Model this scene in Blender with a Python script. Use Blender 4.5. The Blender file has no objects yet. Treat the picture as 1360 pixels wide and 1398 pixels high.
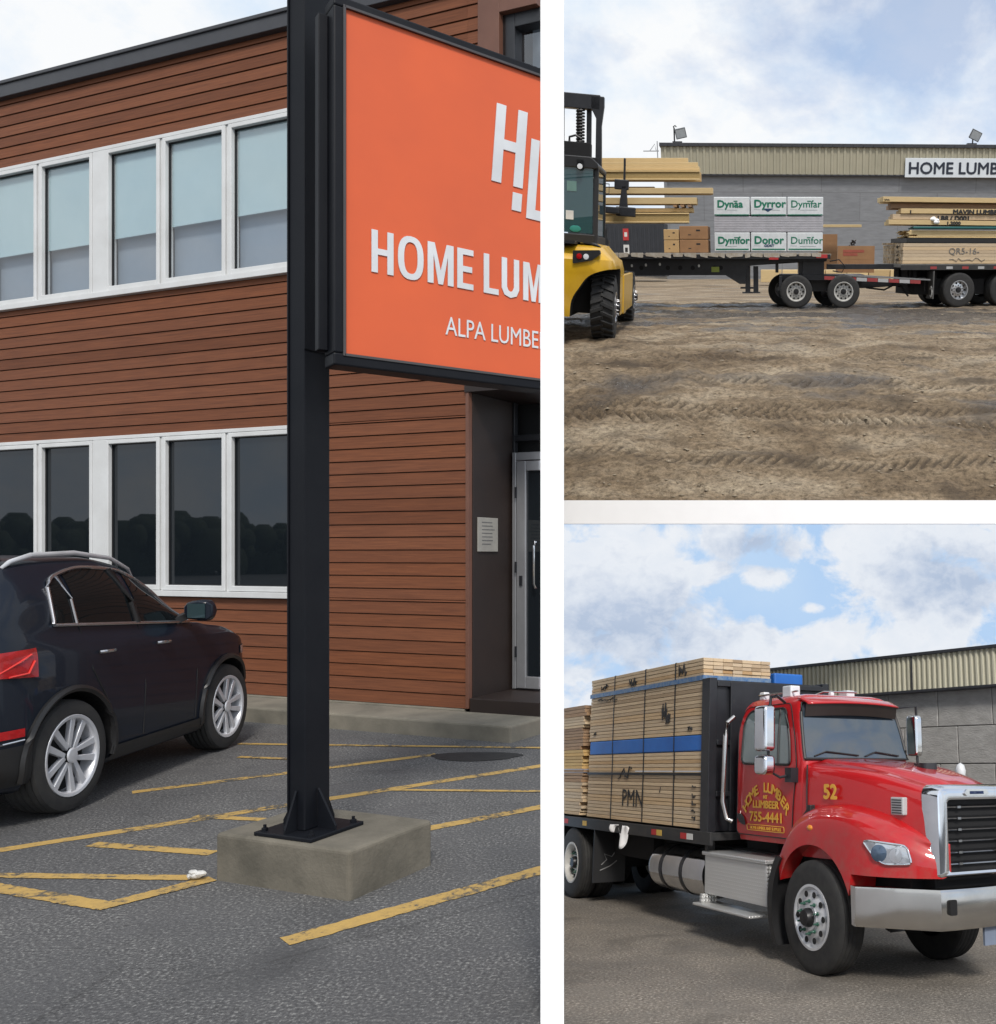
SUN_E, SKY_S, CLOUD_S, LOTSKY_S, EXPOSURE = 1.75, .13, .60, .6, .72
import bpy, bmesh, math, random
from mathutils import Matrix, Vector, noise
random.seed(11)
C = bpy.context.scene.collection
PI = math.pi
R = math.radians

# ---------------------------------------------------------------- helpers
def rot(axis, deg): return Matrix.Rotation(R(deg), 4, axis)
def tr(x, y, z): return Matrix.Translation((x, y, z))
def frame(o, ex, ey):
    """matrix with origin o, x axis ex, y axis ey"""
    ex = Vector(ex).normalized(); ey = Vector(ey).normalized(); ez = ex.cross(ey)
    m = Matrix.Identity(4)
    for i, a in enumerate((ex, ey, ez)):
        for j in range(3): m[j][i] = a[j]
    for j in range(3): m[j][3] = o[j]
    return m

class MB:
    def __init__(s): s.v = []; s.f = []; s.m = []; s.X = Matrix.Identity(4)
    def add(s, vs, fs, mi=0):
        b = len(s.v); X = s.X
        s.v += [tuple(X @ Vector(p)) for p in vs]
        s.f += [tuple(i + b for i in f) for f in fs]; s.m += [mi] * len(fs); return s
    def box(s, x0, x1, y0, y1, z0, z1, mi=0):
        v = [(x, y, z) for z in (z0, z1) for y in (y0, y1) for x in (x0, x1)]
        return s.add(v, [(0, 2, 3, 1), (4, 5, 7, 6), (0, 1, 5, 4), (2, 6, 7, 3), (0, 4, 6, 2), (1, 3, 7, 5)], mi)
    def bar(s, p, q, w, h, mi=0, up=(0, 0, 1)):
        p = Vector(p); q = Vector(q); d = (q - p).normalized(); u = Vector(up)
        if abs(d.dot(u)) > .98: u = Vector((0, 1, 0))
        a = d.cross(u).normalized() * w / 2; b = a.cross(d).normalized() * h / 2
        v = [p - a - b, p + a - b, p + a + b, p - a + b, q - a - b, q + a - b, q + a + b, q - a + b]
        return s.add(v, [(3, 2, 1, 0), (4, 5, 6, 7), (0, 1, 5, 4), (1, 2, 6, 5), (2, 3, 7, 6), (3, 0, 4, 7)], mi)
    def prism(s, poly, axis, a, b, mi=0):
        """poly: 2D outline; axis 'x': (y,z) outline; 'y': (x,z); 'z': (x,y)"""
        n = len(poly)
        def P(p, t): return {'x': (t, p[0], p[1]), 'y': (p[0], t, p[1]), 'z': (p[0], p[1], t)}[axis]
        v = [P(p, a) for p in poly] + [P(p, b) for p in poly]
        fs = [tuple(range(n))[::-1], tuple(range(n, 2 * n))] + [(i, (i + 1) % n, n + (i + 1) % n, n + i) for i in range(n)]
        return s.add(v, fs, mi)
    def loft(s, rings, closed=True, caps=True, mi=0):
        n = len(rings[0]); v = [p for r in rings for p in r]; fs = []
        for k in range(len(rings) - 1):
            for i in range(n if closed else n - 1):
                j = (i + 1) % n; fs.append((k * n + i, k * n + j, (k + 1) * n + j, (k + 1) * n + i))
        if caps:
            fs.append(tuple(range(n))[::-1]); fs.append(tuple(range((len(rings) - 1) * n, len(rings) * n)))
        return s.add(v, fs, mi)
    def grid(s, fn, nu, nv, mi=0):
        v = [fn(i / nu, j / nv) for j in range(nv + 1) for i in range(nu + 1)]
        f = [(j * (nu + 1) + i, j * (nu + 1) + i + 1, (j + 1) * (nu + 1) + i + 1, (j + 1) * (nu + 1) + i) for j in range(nv) for i in range(nu)]
        return s.add(v, f, mi)
    def tube(s, path, r, n=8, mi=0):
        P = [Vector(p) for p in path]; rings = []
        for k, p in enumerate(P):
            d = (P[min(k + 1, len(P) - 1)] - P[max(k - 1, 0)]).normalized()
            u = Vector((0, 0, 1)) if abs(d.z) < .9 else Vector((0, 1, 0))
            a = d.cross(u).normalized(); b = a.cross(d)
            rr = r[k] if isinstance(r, (list, tuple)) else r
            rings.append([p + rr * (math.cos(t) * a + math.sin(t) * b) for t in [2 * PI * i / n for i in range(n)]])
        return s.loft(rings, True, True, mi)
    def lathe(s, prof, o=(0, 0, 0), axis=(0, 1, 0), n=32, mi=0, caps=False):
        """prof: list of (radius, distance along the axis)"""
        ax = Vector(axis).normalized(); u = Vector((0, 0, 1)) if abs(ax.z) < .9 else Vector((1, 0, 0))
        a = ax.cross(u).normalized(); b = ax.cross(a); o = Vector(o)
        rings = [[o + ax * h + r * (math.cos(t) * a + math.sin(t) * b) for t in [2 * PI * i / n for i in range(n)]] for r, h in prof]
        return s.loft(rings, True, caps, mi)
    def ball(s, c, rx, ry, rz, n=12, mi=0):
        rings = []
        for k in range(1, n):
            t = PI * k / n
            rings.append([(c[0] + rx * math.sin(t) * math.cos(q), c[1] + ry * math.sin(t) * math.sin(q), c[2] + rz * math.cos(t)) for q in [2 * PI * i / n for i in range(n)]])
        return s.loft(rings, True, True, mi)
    def text(s, txt, size, M, sx=1., depth=.004, bold=0., mi=0, clip=None, align='LEFT'):
        """letters as solid shapes in the local x-y plane of M (baseline on y = 0, cap height = size)"""
        cu = bpy.data.curves.new('lettering', 'FONT'); cu.body = txt; cu.size = size / .729
        cu.extrude = depth / 2; cu.align_x = align; cu.resolution_u = 3
        ob = bpy.data.objects.new('lettering', cu); C.objects.link(ob)
        dg = bpy.context.evaluated_depsgraph_get(); me = bpy.data.meshes.new_from_object(ob.evaluated_get(dg))
        bm = bmesh.new(); bm.from_mesh(me)
        bmesh.ops.scale(bm, vec=(sx, 1, 1), verts=bm.verts)
        if clip is not None:
            bmesh.ops.bisect_plane(bm, geom=bm.verts[:] + bm.edges[:] + bm.faces[:], plane_co=(clip, 0, 0), plane_no=(1, 0, 0), clear_outer=True)
        bm.verts.index_update()
        fs = [tuple(v.index for v in f.verts) for f in bm.faces]; q = abs(bold)
        vs = [M @ v.co for v in bm.verts]
        if bold > 0:                                              # heavier strokes: copies a hair apart
            for n_, (dx, dy) in enumerate(((q, 0), (-q, 0), (0, q), (0, -q))): s.add([M @ (v.co + Vector((dx, dy, depth * .06 * (n_ + 1)))) for v in bm.verts], fs, mi)
        bm.free(); bpy.data.objects.remove(ob); bpy.data.curves.remove(cu); bpy.data.meshes.remove(me)
        return s.add(vs, fs, mi)
    def build(s, name, mats, parent=None, M=None, bevel=0, smooth=None, seg=2, fix=True):
        me = bpy.data.meshes.new(name); me.from_pydata(s.v, [], s.f)
        if not isinstance(mats, (list, tuple)): mats = [mats]
        for m in mats: me.materials.append(m)
        me.polygons.foreach_set('material_index', s.m)
        if fix:
            bm = bmesh.new(); bm.from_mesh(me); bmesh.ops.recalc_face_normals(bm, faces=bm.faces); bm.to_mesh(me); bm.free()
        if smooth:
            me.polygons.foreach_set('use_smooth', [True] * len(me.polygons)); me.set_sharp_from_angle(angle=R(smooth))
        me.update()
        o = bpy.data.objects.new(name, me); C.objects.link(o)
        if parent is not None: o.parent = parent
        if M is not None: o.matrix_local = M
        if bevel:
            b = o.modifiers.new('bevel', 'BEVEL'); b.width = bevel; b.segments = seg; b.limit_method = 'ANGLE'; b.angle_limit = R(35)
        return o

def tag(o, label, cat, group=None):
    o['label'] = label; o['category'] = cat
    if group: o['group'] = group
    return o
def thing(name, label, cat, M, group=None):
    o = bpy.data.objects.new(name, None); o.empty_display_size = .2; C.objects.link(o)
    o.matrix_world = M; return tag(o, label, cat, group)
def struct(o, kind='structure'): o['kind'] = kind; return o
def copy_thing(root, M, label=None):
    r = root.copy(); C.objects.link(r); r.matrix_world = M
    if label: r['label'] = label
    for ch in list(root.children):
        c = ch.copy(); C.objects.link(c); c.parent = r
        for g in list(ch.children):
            d = g.copy(); C.objects.link(d); d.parent = c
    return r
def fillet(poly, r, seg=4):
    out = []; n = len(poly)
    for i, p in enumerate(poly):
        rr = r[i] if isinstance(r, (list, tuple)) else r
        p = Vector(p); a = Vector(poly[i - 1]) - p; b = Vector(poly[(i + 1) % n]) - p
        k = min(rr, a.length * .49, b.length * .49)
        if k < 1e-4: out.append(tuple(p)); continue
        s = p + a.normalized() * k; e = p + b.normalized() * k
        for j in range(seg + 1):
            t = j / seg; q = (1 - t) ** 2 * s + 2 * t * (1 - t) * p + t * t * e; out.append(tuple(q))
    return out
def interp(tab, x):
    """smooth monotone-ish interpolation in a table of (x, value)"""
    if x <= tab[0][0]: return tab[0][1]
    if x >= tab[-1][0]: return tab[-1][1]
    for i in range(len(tab) - 1):
        if tab[i][0] <= x <= tab[i + 1][0]: break
    def sl(k):
        if k <= 0: return (tab[1][1] - tab[0][1]) / (tab[1][0] - tab[0][0])
        if k >= len(tab) - 1: return (tab[-1][1] - tab[-2][1]) / (tab[-1][0] - tab[-2][0])
        a = (tab[k][1] - tab[k - 1][1]) / (tab[k][0] - tab[k - 1][0]); b = (tab[k + 1][1] - tab[k][1]) / (tab[k + 1][0] - tab[k][0])
        return 0 if a * b <= 0 else 2 * a * b / (a + b)
    h = tab[i + 1][0] - tab[i][0]; t = (x - tab[i][0]) / h
    return ((2 * t ** 3 - 3 * t ** 2 + 1) * tab[i][1] + (t ** 3 - 2 * t ** 2 + t) * h * sl(i) + (3 * t ** 2 - 2 * t ** 3) * tab[i + 1][1] + (t ** 3 - t ** 2) * h * sl(i + 1))

# ---------------------------------------------------------------- materials
def nodes(name):
    m = bpy.data.materials.new(name); m.use_nodes = True; nt = m.node_tree
    return m, nt, nt.nodes['Principled BSDF'], nt.nodes['Material Output']
def N(nt, t, **kw):
    n = nt.nodes.new(t)
    for k, v in kw.items():
        if k in n.inputs: n.inputs[k].default_value = v
        else: setattr(n, k, v)
    return n
def coords(nt, stretch=(1, 1, 1), kind='Object'):
    tc = N(nt, 'ShaderNodeTexCoord'); mp = N(nt, 'ShaderNodeMapping'); mp.inputs['Scale'].default_value = stretch
    nt.links.new(tc.outputs[kind], mp.inputs['Vector']); return mp.outputs['Vector']
def ramp(nt, fac, stops):
    r = N(nt, 'ShaderNodeValToRGB'); e = r.color_ramp.elements
    while len(e) < len(stops): e.new(.5)
    for k, (p, c) in enumerate(stops):
        e[k].position = p; e[k].color = (c[0], c[1], c[2], 1) if hasattr(c, '__len__') else (c, c, c, 1)
    nt.links.new(fac, r.inputs['Fac']); return r.outputs['Color']
def noise_tex(nt, vec, scale, detail=4, rough=.55, dist=0):
    n = N(nt, 'ShaderNodeTexNoise', Scale=scale, Detail=detail, Roughness=rough, Distortion=dist)
    nt.links.new(vec, n.inputs['Vector']); return n.outputs['Fac']
def mixc(nt, fac, a, b, mode='MIX'):
    n = N(nt, 'ShaderNodeMix', data_type='RGBA', blend_type=mode)
    for i, x in ((0, fac), (6, a), (7, b)):
        if hasattr(x, 'links'): nt.links.new(x, n.inputs[i])
        else: n.inputs[i].default_value = x if i == 0 else (x[0], x[1], x[2], 1)
    return n.outputs[2]
def bumpn(nt, b, h, strength, dist=.01):
    n = N(nt, 'ShaderNodeBump', Strength=strength, Distance=dist)
    nt.links.new(h, n.inputs['Height']); nt.links.new(n.outputs['Normal'], b.inputs['Normal'])
def mat(name, c1, c2=None, scale=4, rough=.6, metal=0, bump=0, bscale=80, stretch=(1, 1, 1), coat=0, spec=.5, r2=None, lo=.35, hi=.7, dist=.005):
    m, nt, b, out = nodes(name)
    b.inputs['Metallic'].default_value = metal; b.inputs['Roughness'].default_value = rough
    b.inputs['Specular IOR Level'].default_value = spec; b.inputs['Coat Weight'].default_value = coat; b.inputs['Coat Roughness'].default_value = .03
    vec = coords(nt, stretch)
    if c2 is None: c2 = tuple(x * .82 for x in c1)
    f = noise_tex(nt, vec, scale, 6, .6)
    nt.links.new(ramp(nt, f, [(lo, c1), (hi, c2)]), b.inputs['Base Color'])
    if r2 is not None: nt.links.new(ramp(nt, f, [(lo, rough), (hi, r2)]), b.inputs['Roughness'])
    if bump: bumpn(nt, b, noise_tex(nt, vec, bscale, 3), bump, dist)
    return m

def wood(name, c1, c2, c3, stretch=(2, 30, 30), var=1., rough=.75):
    m, nt, b, out = nodes(name); vec = coords(nt, stretch)
    g = noise_tex(nt, vec, 3, 5, .65, .6); base = ramp(nt, g, [(.3, c1), (.7, c2)])
    gi = N(nt, 'ShaderNodeNewGeometry'); t = ramp(nt, gi.outputs['Random Per Island'], [(0, (.62, .56, .5)), (.22, (.88, .85, .82)), (.5, (1, 1, 1)), (.8, (1.12, 1.1, 1.05)), (.93, (1.05, .95, .8)), (1, c3)])
    col = mixc(nt, 1., base, t, 'MULTIPLY'); col = mixc(nt, var, base, col); nt.links.new(col, b.inputs['Base Color']); b.inputs['Roughness'].default_value = rough
    bumpn(nt, b, g, .3, .003); return m

def glass_pane(name, tint=(.75, .8, .8), gloss=.12, dark=None, f0=.04):
    """window pane: clear with a mirror-like surface, or dark body when dark is given"""
    m, nt, b, out = nodes(name); nt.nodes.remove(b)
    gl = N(nt, 'ShaderNodeBsdfGlossy', Roughness=.015); gl.inputs['Color'].default_value = (.95, .97, 1, 1)
    if dark is None: body = N(nt, 'ShaderNodeBsdfTransparent'); body.inputs['Color'].default_value = (*tint, 1)
    else: body = N(nt, 'ShaderNodeBsdfDiffuse'); body.inputs['Color'].default_value = (*dark, 1)
    lw = N(nt, 'ShaderNodeLayerWeight', Blend=.5); pw = N(nt, 'ShaderNodeMath', operation='POWER'); pw.inputs[1].default_value = 5; nt.links.new(lw.outputs['Facing'], pw.inputs[0])
    fr = N(nt, 'ShaderNodeMath', operation='MULTIPLY_ADD'); fr.inputs[1].default_value = 1 - f0; fr.inputs[2].default_value = f0; nt.links.new(pw.outputs[0], fr.inputs[0]); mx = N(nt, 'ShaderNodeMath', operation='MAXIMUM'); mx.inputs[1].default_value = gloss
    nt.links.new(fr.outputs[0], mx.inputs[0]); ms = N(nt, 'ShaderNodeMixShader')
    nt.links.new(mx.outputs[0], ms.inputs[0]); nt.links.new(body.outputs[0], ms.inputs[1]); nt.links.new(gl.outputs[0], ms.inputs[2])
    nt.links.new(ms.outputs[0], out.inputs['Surface']); return m

# ---------------------------------------------------------------- camera, sun and sky
EYE = 1.64
def slope(deg, eye): return tr(0, 0, EYE) @ rot('X', deg) @ tr(0, 0, -eye)
YARD = slope(17.343, 1.6)        # the lumber yard lies on the slope above
LOT = slope(-12.827, 1.9)        # the truck lot lies on the slope below
cd = bpy.data.cameras.new('camera'); cam = bpy.data.objects.new('camera', cd); C.objects.link(cam)
cam.location = (0, 0, EYE); cam.rotation_euler = (R(90), 0, 0)
cd.sensor_fit = 'VERTICAL'; cd.sensor_height = 24; cd.lens = 1300 / 1398 * 24
cd.shift_x = -(1065 - 680) / 1398; cd.shift_y = (756 - 699) / 1398; cd.clip_start = .05; cd.clip_end = 600
bpy.context.scene.camera = cam
SUN_EL, SUN_AZ = 47, 163
sd = bpy.data.lights.new('sun', 'SUN'); sd.energy = SUN_E; sd.angle = R(11); sd.color = (1, .95, .88)
so = bpy.data.objects.new('sun', sd); C.objects.link(so)
so.rotation_euler = (R(90 - SUN_EL), 0, R(17))
w = bpy.data.worlds.new('World'); bpy.context.scene.world = w; w.use_nodes = True; nt = w.node_tree
bg = nt.nodes['Background']; wo = nt.nodes['World Output']
sky = N(nt, 'ShaderNodeTexSky', sky_type='NISHITA', sun_disc=False, sun_elevation=R(SUN_EL), sun_rotation=R(SUN_AZ), air_density=1.0, dust_density=1.2)
nt.links.new(sky.outputs[0], bg.inputs['Color']); bg.inputs['Strength'].default_value = SKY_S
vec = coords(nt, (1, 1, 1.5), 'Generated')
f1 = noise_tex(nt, vec, 3.4, 9, .58, .1)
cov = ramp(nt, f1, [(.40, 0.36), (.54, 1)])
sep = N(nt, 'ShaderNodeSeparateXYZ'); tcn = N(nt, 'ShaderNodeTexCoord'); nt.links.new(tcn.outputs['Generated'], sep.inputs[0])
lft = N(nt, 'ShaderNodeMapRange'); lft.inputs['From Min'].default_value = -.12; lft.inputs['From Max'].default_value = -.42
nt.links.new(sep.outputs['X'], lft.inputs['Value'])
mxm = N(nt, 'ShaderNodeMath', operation='MAXIMUM'); nt.links.new(lft.outputs[0], mxm.inputs[0]); nt.links.new(cov, mxm.inputs[1])
f2 = noise_tex(nt, vec, 7.5, 9, .62, .1)
bg2 = N(nt, 'ShaderNodeBackground'); nt.links.new(ramp(nt, f2, [(.34, (.72, .84, .98)), (.60, (.97, .985, 1.0))]), bg2.inputs['Color']); bg2.inputs['Strength'].default_value = CLOUD_S
msh = N(nt, 'ShaderNodeMixShader'); nt.links.new(mxm.outputs[0], msh.inputs[0]); nt.links.new(bg.outputs[0], msh.inputs[1]); nt.links.new(bg2.outputs[0], msh.inputs[2])
nt.links.new(msh.outputs[0], wo.inputs['Surface'])
sc = bpy.context.scene
sc.view_settings.view_transform = 'Standard'; sc.view_settings.look = 'None'; sc.view_settings.exposure = EXPOSURE; sc.view_settings.gamma = 1
sc.cycles.max_bounces = 6; sc.cycles.transparent_max_bounces = 8; sc.cycles.use_denoising = True
# ================================================================ the setting
black = mat('black_steel', (.012, .013, .016), (.02, .021, .025), 6, .38, 0, .05, 60)
rubber = mat('tyre_rubber', (.016, .016, .017), (.03, .029, .027), 9, .8, 0, .2, 120)
chrome = mat('chrome', (.75, .76, .78), (.66, .67, .7), 5, .1, 1)
alloy = mat('alloy', (.62, .63, .65), (.5, .51, .53), 12, .28, .9)
white_paint = mat('white_paint', (.93, .93, .93), (.9, .9, .9), 3, .5, 0, .04, 200)
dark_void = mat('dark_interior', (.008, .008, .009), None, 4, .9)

def asphalt_mat(name, c_lo, c_hi, speck, patch, bump=.5, gs=70, crack=.55):
    m, nt, b, out = nodes(name); vec = coords(nt)
    fine = noise_tex(nt, vec, gs, 2, .75); mid = noise_tex(nt, vec, 2.2, 6, .65, .4); big = noise_tex(nt, vec, .45, 4, .6)
    col = ramp(nt, fine, [(.34, c_lo), (.56, c_hi), (.68, speck)])
    col = mixc(nt, ramp(nt, mid, [(.42, 0), (.72, .75)]), col, patch)
    col = mixc(nt, 1., col, ramp(nt, big, [(.3, (.72, .72, .73)), (.7, (1.2, 1.18, 1.15))]), 'MULTIPLY')
    stn = noise_tex(nt, vec, .85, 5, .62, .5); col = mixc(nt, ramp(nt, stn, [(.55, 0), (.68, .5)]), col, tuple(x * .8 for x in c_lo))
    vo = N(nt, 'ShaderNodeTexVoronoi', Scale=.55, feature='DISTANCE_TO_EDGE'); 
    dv = noise_tex(nt, vec, 3, 5, .6); ad = N(nt, 'ShaderNodeVectorMath', operation='ADD'); nt.links.new(vec, ad.inputs[0]); nt.links.new(dv, ad.inputs[1]); nt.links.new(ad.outputs[0], vo.inputs['Vector'])
    col = mixc(nt, ramp(nt, vo.outputs['Distance'], [(0, crack), (.008, 0)]), col, (.012, .012, .012))
    nt.links.new(col, b.inputs['Base Color']); nt.links.new(ramp(nt, mid, [(.35, .92), (.75, .62)]), b.inputs['Roughness'])
    bumpn(nt, b, fine, bump, .006); return m
asph = asphalt_mat('asphalt', (.045, .045, .047), (.105, .105, .106), (.27, .27, .26), (.08, .081, .084), .8, 62, .4)
LX = -.2392
g = MB(); e = 15.
g.add([(-90, -70, 0), (60, -70, 0), (60, 3.15, 0), (LX * 3.15, 3.15, 0), (LX * e, e, 0), (-90, e, 0)], [(0, 1, 2, 3, 4, 5)])
struct(g.build('asphalt_ground', asph, fix=False))
g = MB(); rr = random.Random(2)
for k in range(900):
    t = rr.random(); x = -84 + 10 * rr.random() + 30 * max(0, t - .75); y = -66 + 84 * t; r = rr.uniform(.4, 1.25)
    g.ball((x, y, (rr.random() ** .6) * (3.6 + 1.4 * noise.noise(Vector((y * .13, 0, 0))) + noise.noise(Vector((y * .6, 3, 0))))), r, r, r * rr.uniform(.8, 1.5), 7)
o_ = struct(g.build('treeline', mat('dark_leaves', (.02, .03, .014), (.035, .045, .02), 1.5, .9, 0, .8, 3), smooth=80), 'stuff')

# white dividing walls between the three places
dv = MB()
dv.prism([(-.25154 * 3.3, 3.3), (-.22692 * 3.3, 3.3), (-.22692 * 3.62 - .012, 3.62), (-.25154 * 3.62 + .012, 3.62)], 'z', -4.6, 3.95)
tag(dv.build('white_pier', white_paint), 'tall narrow white pier between the orange sign and the two yards', 'pier')
rw_ = MB(); rw_.prism([(LX * 3.7 - .03, 3.7), (LX * 3.7 + .0, 3.7), (LX * 14.6 + .0, 14.6), (LX * 14.6 - .03, 14.6)], 'z', -5, -.01)
tag(rw_.build('retaining_wall', white_paint), 'plain retaining wall holding the asphalt lot above the truck lot', 'wall')
bm_ = MB(); bm_.box(LX * 13.86 + .0, 9, 13.86, 14.1, EYE + .0315 * 13.86, EYE + .05615 * 13.86)
tag(bm_.build('retaining_beam', white_paint), 'long horizontal white beam below the muddy yard and above the red truck', 'beam')

# ---- the truck lot, its sky
lotm = asphalt_mat('lot_gravel', (.105, .092, .076), (.225, .2, .168), (.44, .4, .35), (.165, .15, .13), .9, 34, 0)
g = MB()
L = [(LX * (.975 * y - .42), y) for y in (4.6, 22.6)]
g.add([(L[0][0], 4.6, 0), (40, 4.6, 0), (40, 22.6, 0), (L[1][0], 22.6, 0)], [(0, 1, 2, 3)])
struct(g.build('lot_ground', lotm, M=LOT, fix=False))
m, nt, b, out = nodes('sky_light'); nt.nodes.remove(b)
vec = coords(nt, (1, 1, 1))
def blobs(lst):
    """soft union of ellipses (x, z, radius x, radius z) on the sky, 1 in the middle and 0 at the rim"""
    res = None
    for cx, cz, rx, rz in lst:
        mp = N(nt, 'ShaderNodeVectorMath', operation='MULTIPLY_ADD'); nt.links.new(vec, mp.inputs[0]); mp.inputs[1].default_value = (1 / rx, 0, 1 / rz); mp.inputs[2].default_value = (-cx / rx, 0, -cz / rz)
        ln = N(nt, 'ShaderNodeVectorMath', operation='LENGTH'); nt.links.new(mp.outputs[0], ln.inputs[0])
        sb = N(nt, 'ShaderNodeMath', operation='SUBTRACT'); sb.inputs[0].default_value = 1; nt.links.new(ln.outputs['Value'], sb.inputs[1])
        if res is None: res = sb.outputs[0]
        else:
            mx = N(nt, 'ShaderNodeMath', operation='SMOOTH_MAX'); mx.inputs[2].default_value = .25; nt.links.new(res, mx.inputs[0]); nt.links.new(sb.outputs[0], mx.inputs[1]); res = mx.outputs[0]
    return res
def plus(a, b_, k):
    m_ = N(nt, 'ShaderNodeMath', operation='MULTIPLY_ADD'); nt.links.new(b_, m_.inputs[0]); m_.inputs[1].default_value = k; nt.links.new(a, m_.inputs[2]); return m_.outputs[0]
def times(a, k):
    m_ = N(nt, 'ShaderNodeMath', operation='MULTIPLY'); nt.links.new(a, m_.inputs[0]); m_.inputs[1].default_value = k; return m_.outputs[0]
n1 = noise_tex(nt, coords(nt, (1, 1, 1.3)), .75, 10, .6, .3); n2 = noise_tex(nt, coords(nt, (1, 1, 1.3)), 1.7, 8, .62, .2); n3 = noise_tex(nt, vec, .5, 6, .55)
cover = blobs([(-3.2, .4, 2.7, 1.3), (-3.6, 1.6, 2, .8), (-.8, -.2, 2.2, .65), (3.3, .9, 1.9, 1.35), (2.1, -.2, 2.6, .6), (-.9, 1.95, 1.5, .5), (2.6, 1.95, 2.4, .5), (-.35, 1.15, .6, .3), (.6, .5, .32, .16), (-5.5, -1.3, 3.5, .9), (-1.6, 1.2, .9, .4), (7, .3, 3, 1.6), (-8, 1, 4, 1.5)])
cl_f = ramp(nt, plus(times(cover, .5), n1, 1.7), [(.76, 0), (.87, .6), (.96, 1)])
shade = blobs([(-3.1, .15, 2.2, .95), (3.4, 1.1, 1.5, .8), (-.5, 1.75, .9, .4), (7, .3, 2.5, 1.2), (-8, 1, 3.5, 1)])
sh_f = ramp(nt, plus(times(shade, .42), n2, 1.3), [(.50, 0), (1.0, 1)])
blue = mixc(nt, n3, (.40, .60, .90), (.55, .72, .93)); wht = mixc(nt, n2, (.70, .77, .87), (.95, .96, .98)); gry = mixc(nt, n1, (.40, .50, .67), (.58, .66, .8))
col = mixc(nt, cl_f, blue, mixc(nt, sh_f, wht, gry))
em = N(nt, 'ShaderNodeEmission', Strength=LOTSKY_S); nt.links.new(col, em.inputs['Color']); nt.links.new(em.outputs[0], out.inputs['Surface'])
g = MB()
def skyf(u, v):
    a = R(-60 + 120 * u); return (26 * math.sin(a) * .8 , 6 + 14.6 * math.cos(a) , -7 + 9.4 * v)
g.grid(lambda u, v: (-14 + 30 * u, 19.6 - .012 * ((-14 + 30 * u) - 1) ** 2, -6.2 + 8.45 * v), 24, 6)
struct(g.build('sky', m, fix=False))

# ---- the muddy yard
m, nt, b, out = nodes('mud'); vec = coords(nt, (1, 1, 1)); st = coords(nt, (.35, 1, 1))
f = noise_tex(nt, st, 1.3, 8, .62, .4); fi = noise_tex(nt, coords(nt, (.75, 1.1, 1)), 13, 7, .8); wet_shade = noise_tex(nt, st, .55, 6, .6, .5)
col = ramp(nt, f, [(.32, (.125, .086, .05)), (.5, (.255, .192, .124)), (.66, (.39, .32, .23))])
col = mixc(nt, 1., col, ramp(nt, fi, [(.36, (.35, .33, .3)), (.5, (.92, .91, .89)), (.64, (1.4, 1.38, 1.35))]), 'MULTIPLY')  # dark hollows and pale crests painted to replace relief shade under frontal sun
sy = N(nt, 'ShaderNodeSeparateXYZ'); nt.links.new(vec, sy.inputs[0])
ba = N(nt, 'ShaderNodeMapRange'); ba.inputs['From Min'].default_value = 21.5; ba.inputs['From Max'].default_value = 27; ba.inputs['To Max'].default_value = .17; nt.links.new(sy.outputs['Y'], ba.inputs['Value'])  # wetter soil round the trailer; the shade beneath it is coloured in too
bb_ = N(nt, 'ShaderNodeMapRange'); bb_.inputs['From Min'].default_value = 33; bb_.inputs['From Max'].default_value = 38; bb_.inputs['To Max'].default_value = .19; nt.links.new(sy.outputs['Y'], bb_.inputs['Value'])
a1_ = N(nt, 'ShaderNodeMath', operation='ADD'); nt.links.new(wet_shade, a1_.inputs[0]); nt.links.new(ba.outputs[0], a1_.inputs[1])
a2_ = N(nt, 'ShaderNodeMath', operation='SUBTRACT'); nt.links.new(a1_.outputs[0], a2_.inputs[0]); nt.links.new(bb_.outputs[0], a2_.inputs[1]); wet_shade = a2_.outputs[0]
wr = ramp(nt, wet_shade, [(.54, 0), (.66, .9)]); col = mixc(nt, wr, col, (.085, .074, .064))
ra = N(nt, 'ShaderNodeAttribute', attribute_name='rut'); col = mixc(nt, ramp(nt, ra.outputs['Fac'], [(.15, 0), (.9, .8)]), col, (.075, .055, .036))  # rut grooves coloured dark and damp, painting in shade the frontal sun leaves out
nt.links.new(col, b.inputs['Base Color']); nt.links.new(ramp(nt, wet_shade, [(.56, .9), (.66, .16)]), b.inputs['Roughness'])
bumpn(nt, b, fi, 1, .06)
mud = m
TRACKS = ((16.15, -.07, .085, .15), (15.75, -.075, .085, .15), (17.0, -.02, .06, .14), (18.3, .02, .06, .14), (14.75, -.03, .05, .14))
def yard_h(x, y):
    t = min(max((20.5 - y) / 7, 0), 1); z = -2.05 * t * t * (1.15 - .15 * t)
    k = 1 if y < 34 else max(0, 1 - (y - 34) / 20)
    h = .07 * noise.fractal(Vector((x * .7, y * .9, 3)), 1, 2, 4) + .06 * noise.fractal(Vector((x * 2.6, y * 3.4, 7)), 1, 2, 5)
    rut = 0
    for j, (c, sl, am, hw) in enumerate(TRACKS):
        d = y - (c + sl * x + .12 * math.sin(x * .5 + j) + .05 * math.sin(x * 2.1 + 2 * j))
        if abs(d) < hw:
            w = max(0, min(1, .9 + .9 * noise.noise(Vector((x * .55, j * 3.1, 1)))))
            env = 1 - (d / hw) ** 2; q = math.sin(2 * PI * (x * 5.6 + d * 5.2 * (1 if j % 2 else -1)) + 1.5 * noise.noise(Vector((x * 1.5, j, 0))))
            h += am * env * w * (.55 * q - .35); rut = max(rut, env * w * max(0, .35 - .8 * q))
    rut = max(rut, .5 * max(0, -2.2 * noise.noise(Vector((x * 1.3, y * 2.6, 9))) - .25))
    if y > 19: h *= .8
    return z + h * k, rut
def yard_z(x, y): return yard_h(x, y)[0]
g = MB(); nx, ny = 320, 300
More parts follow.
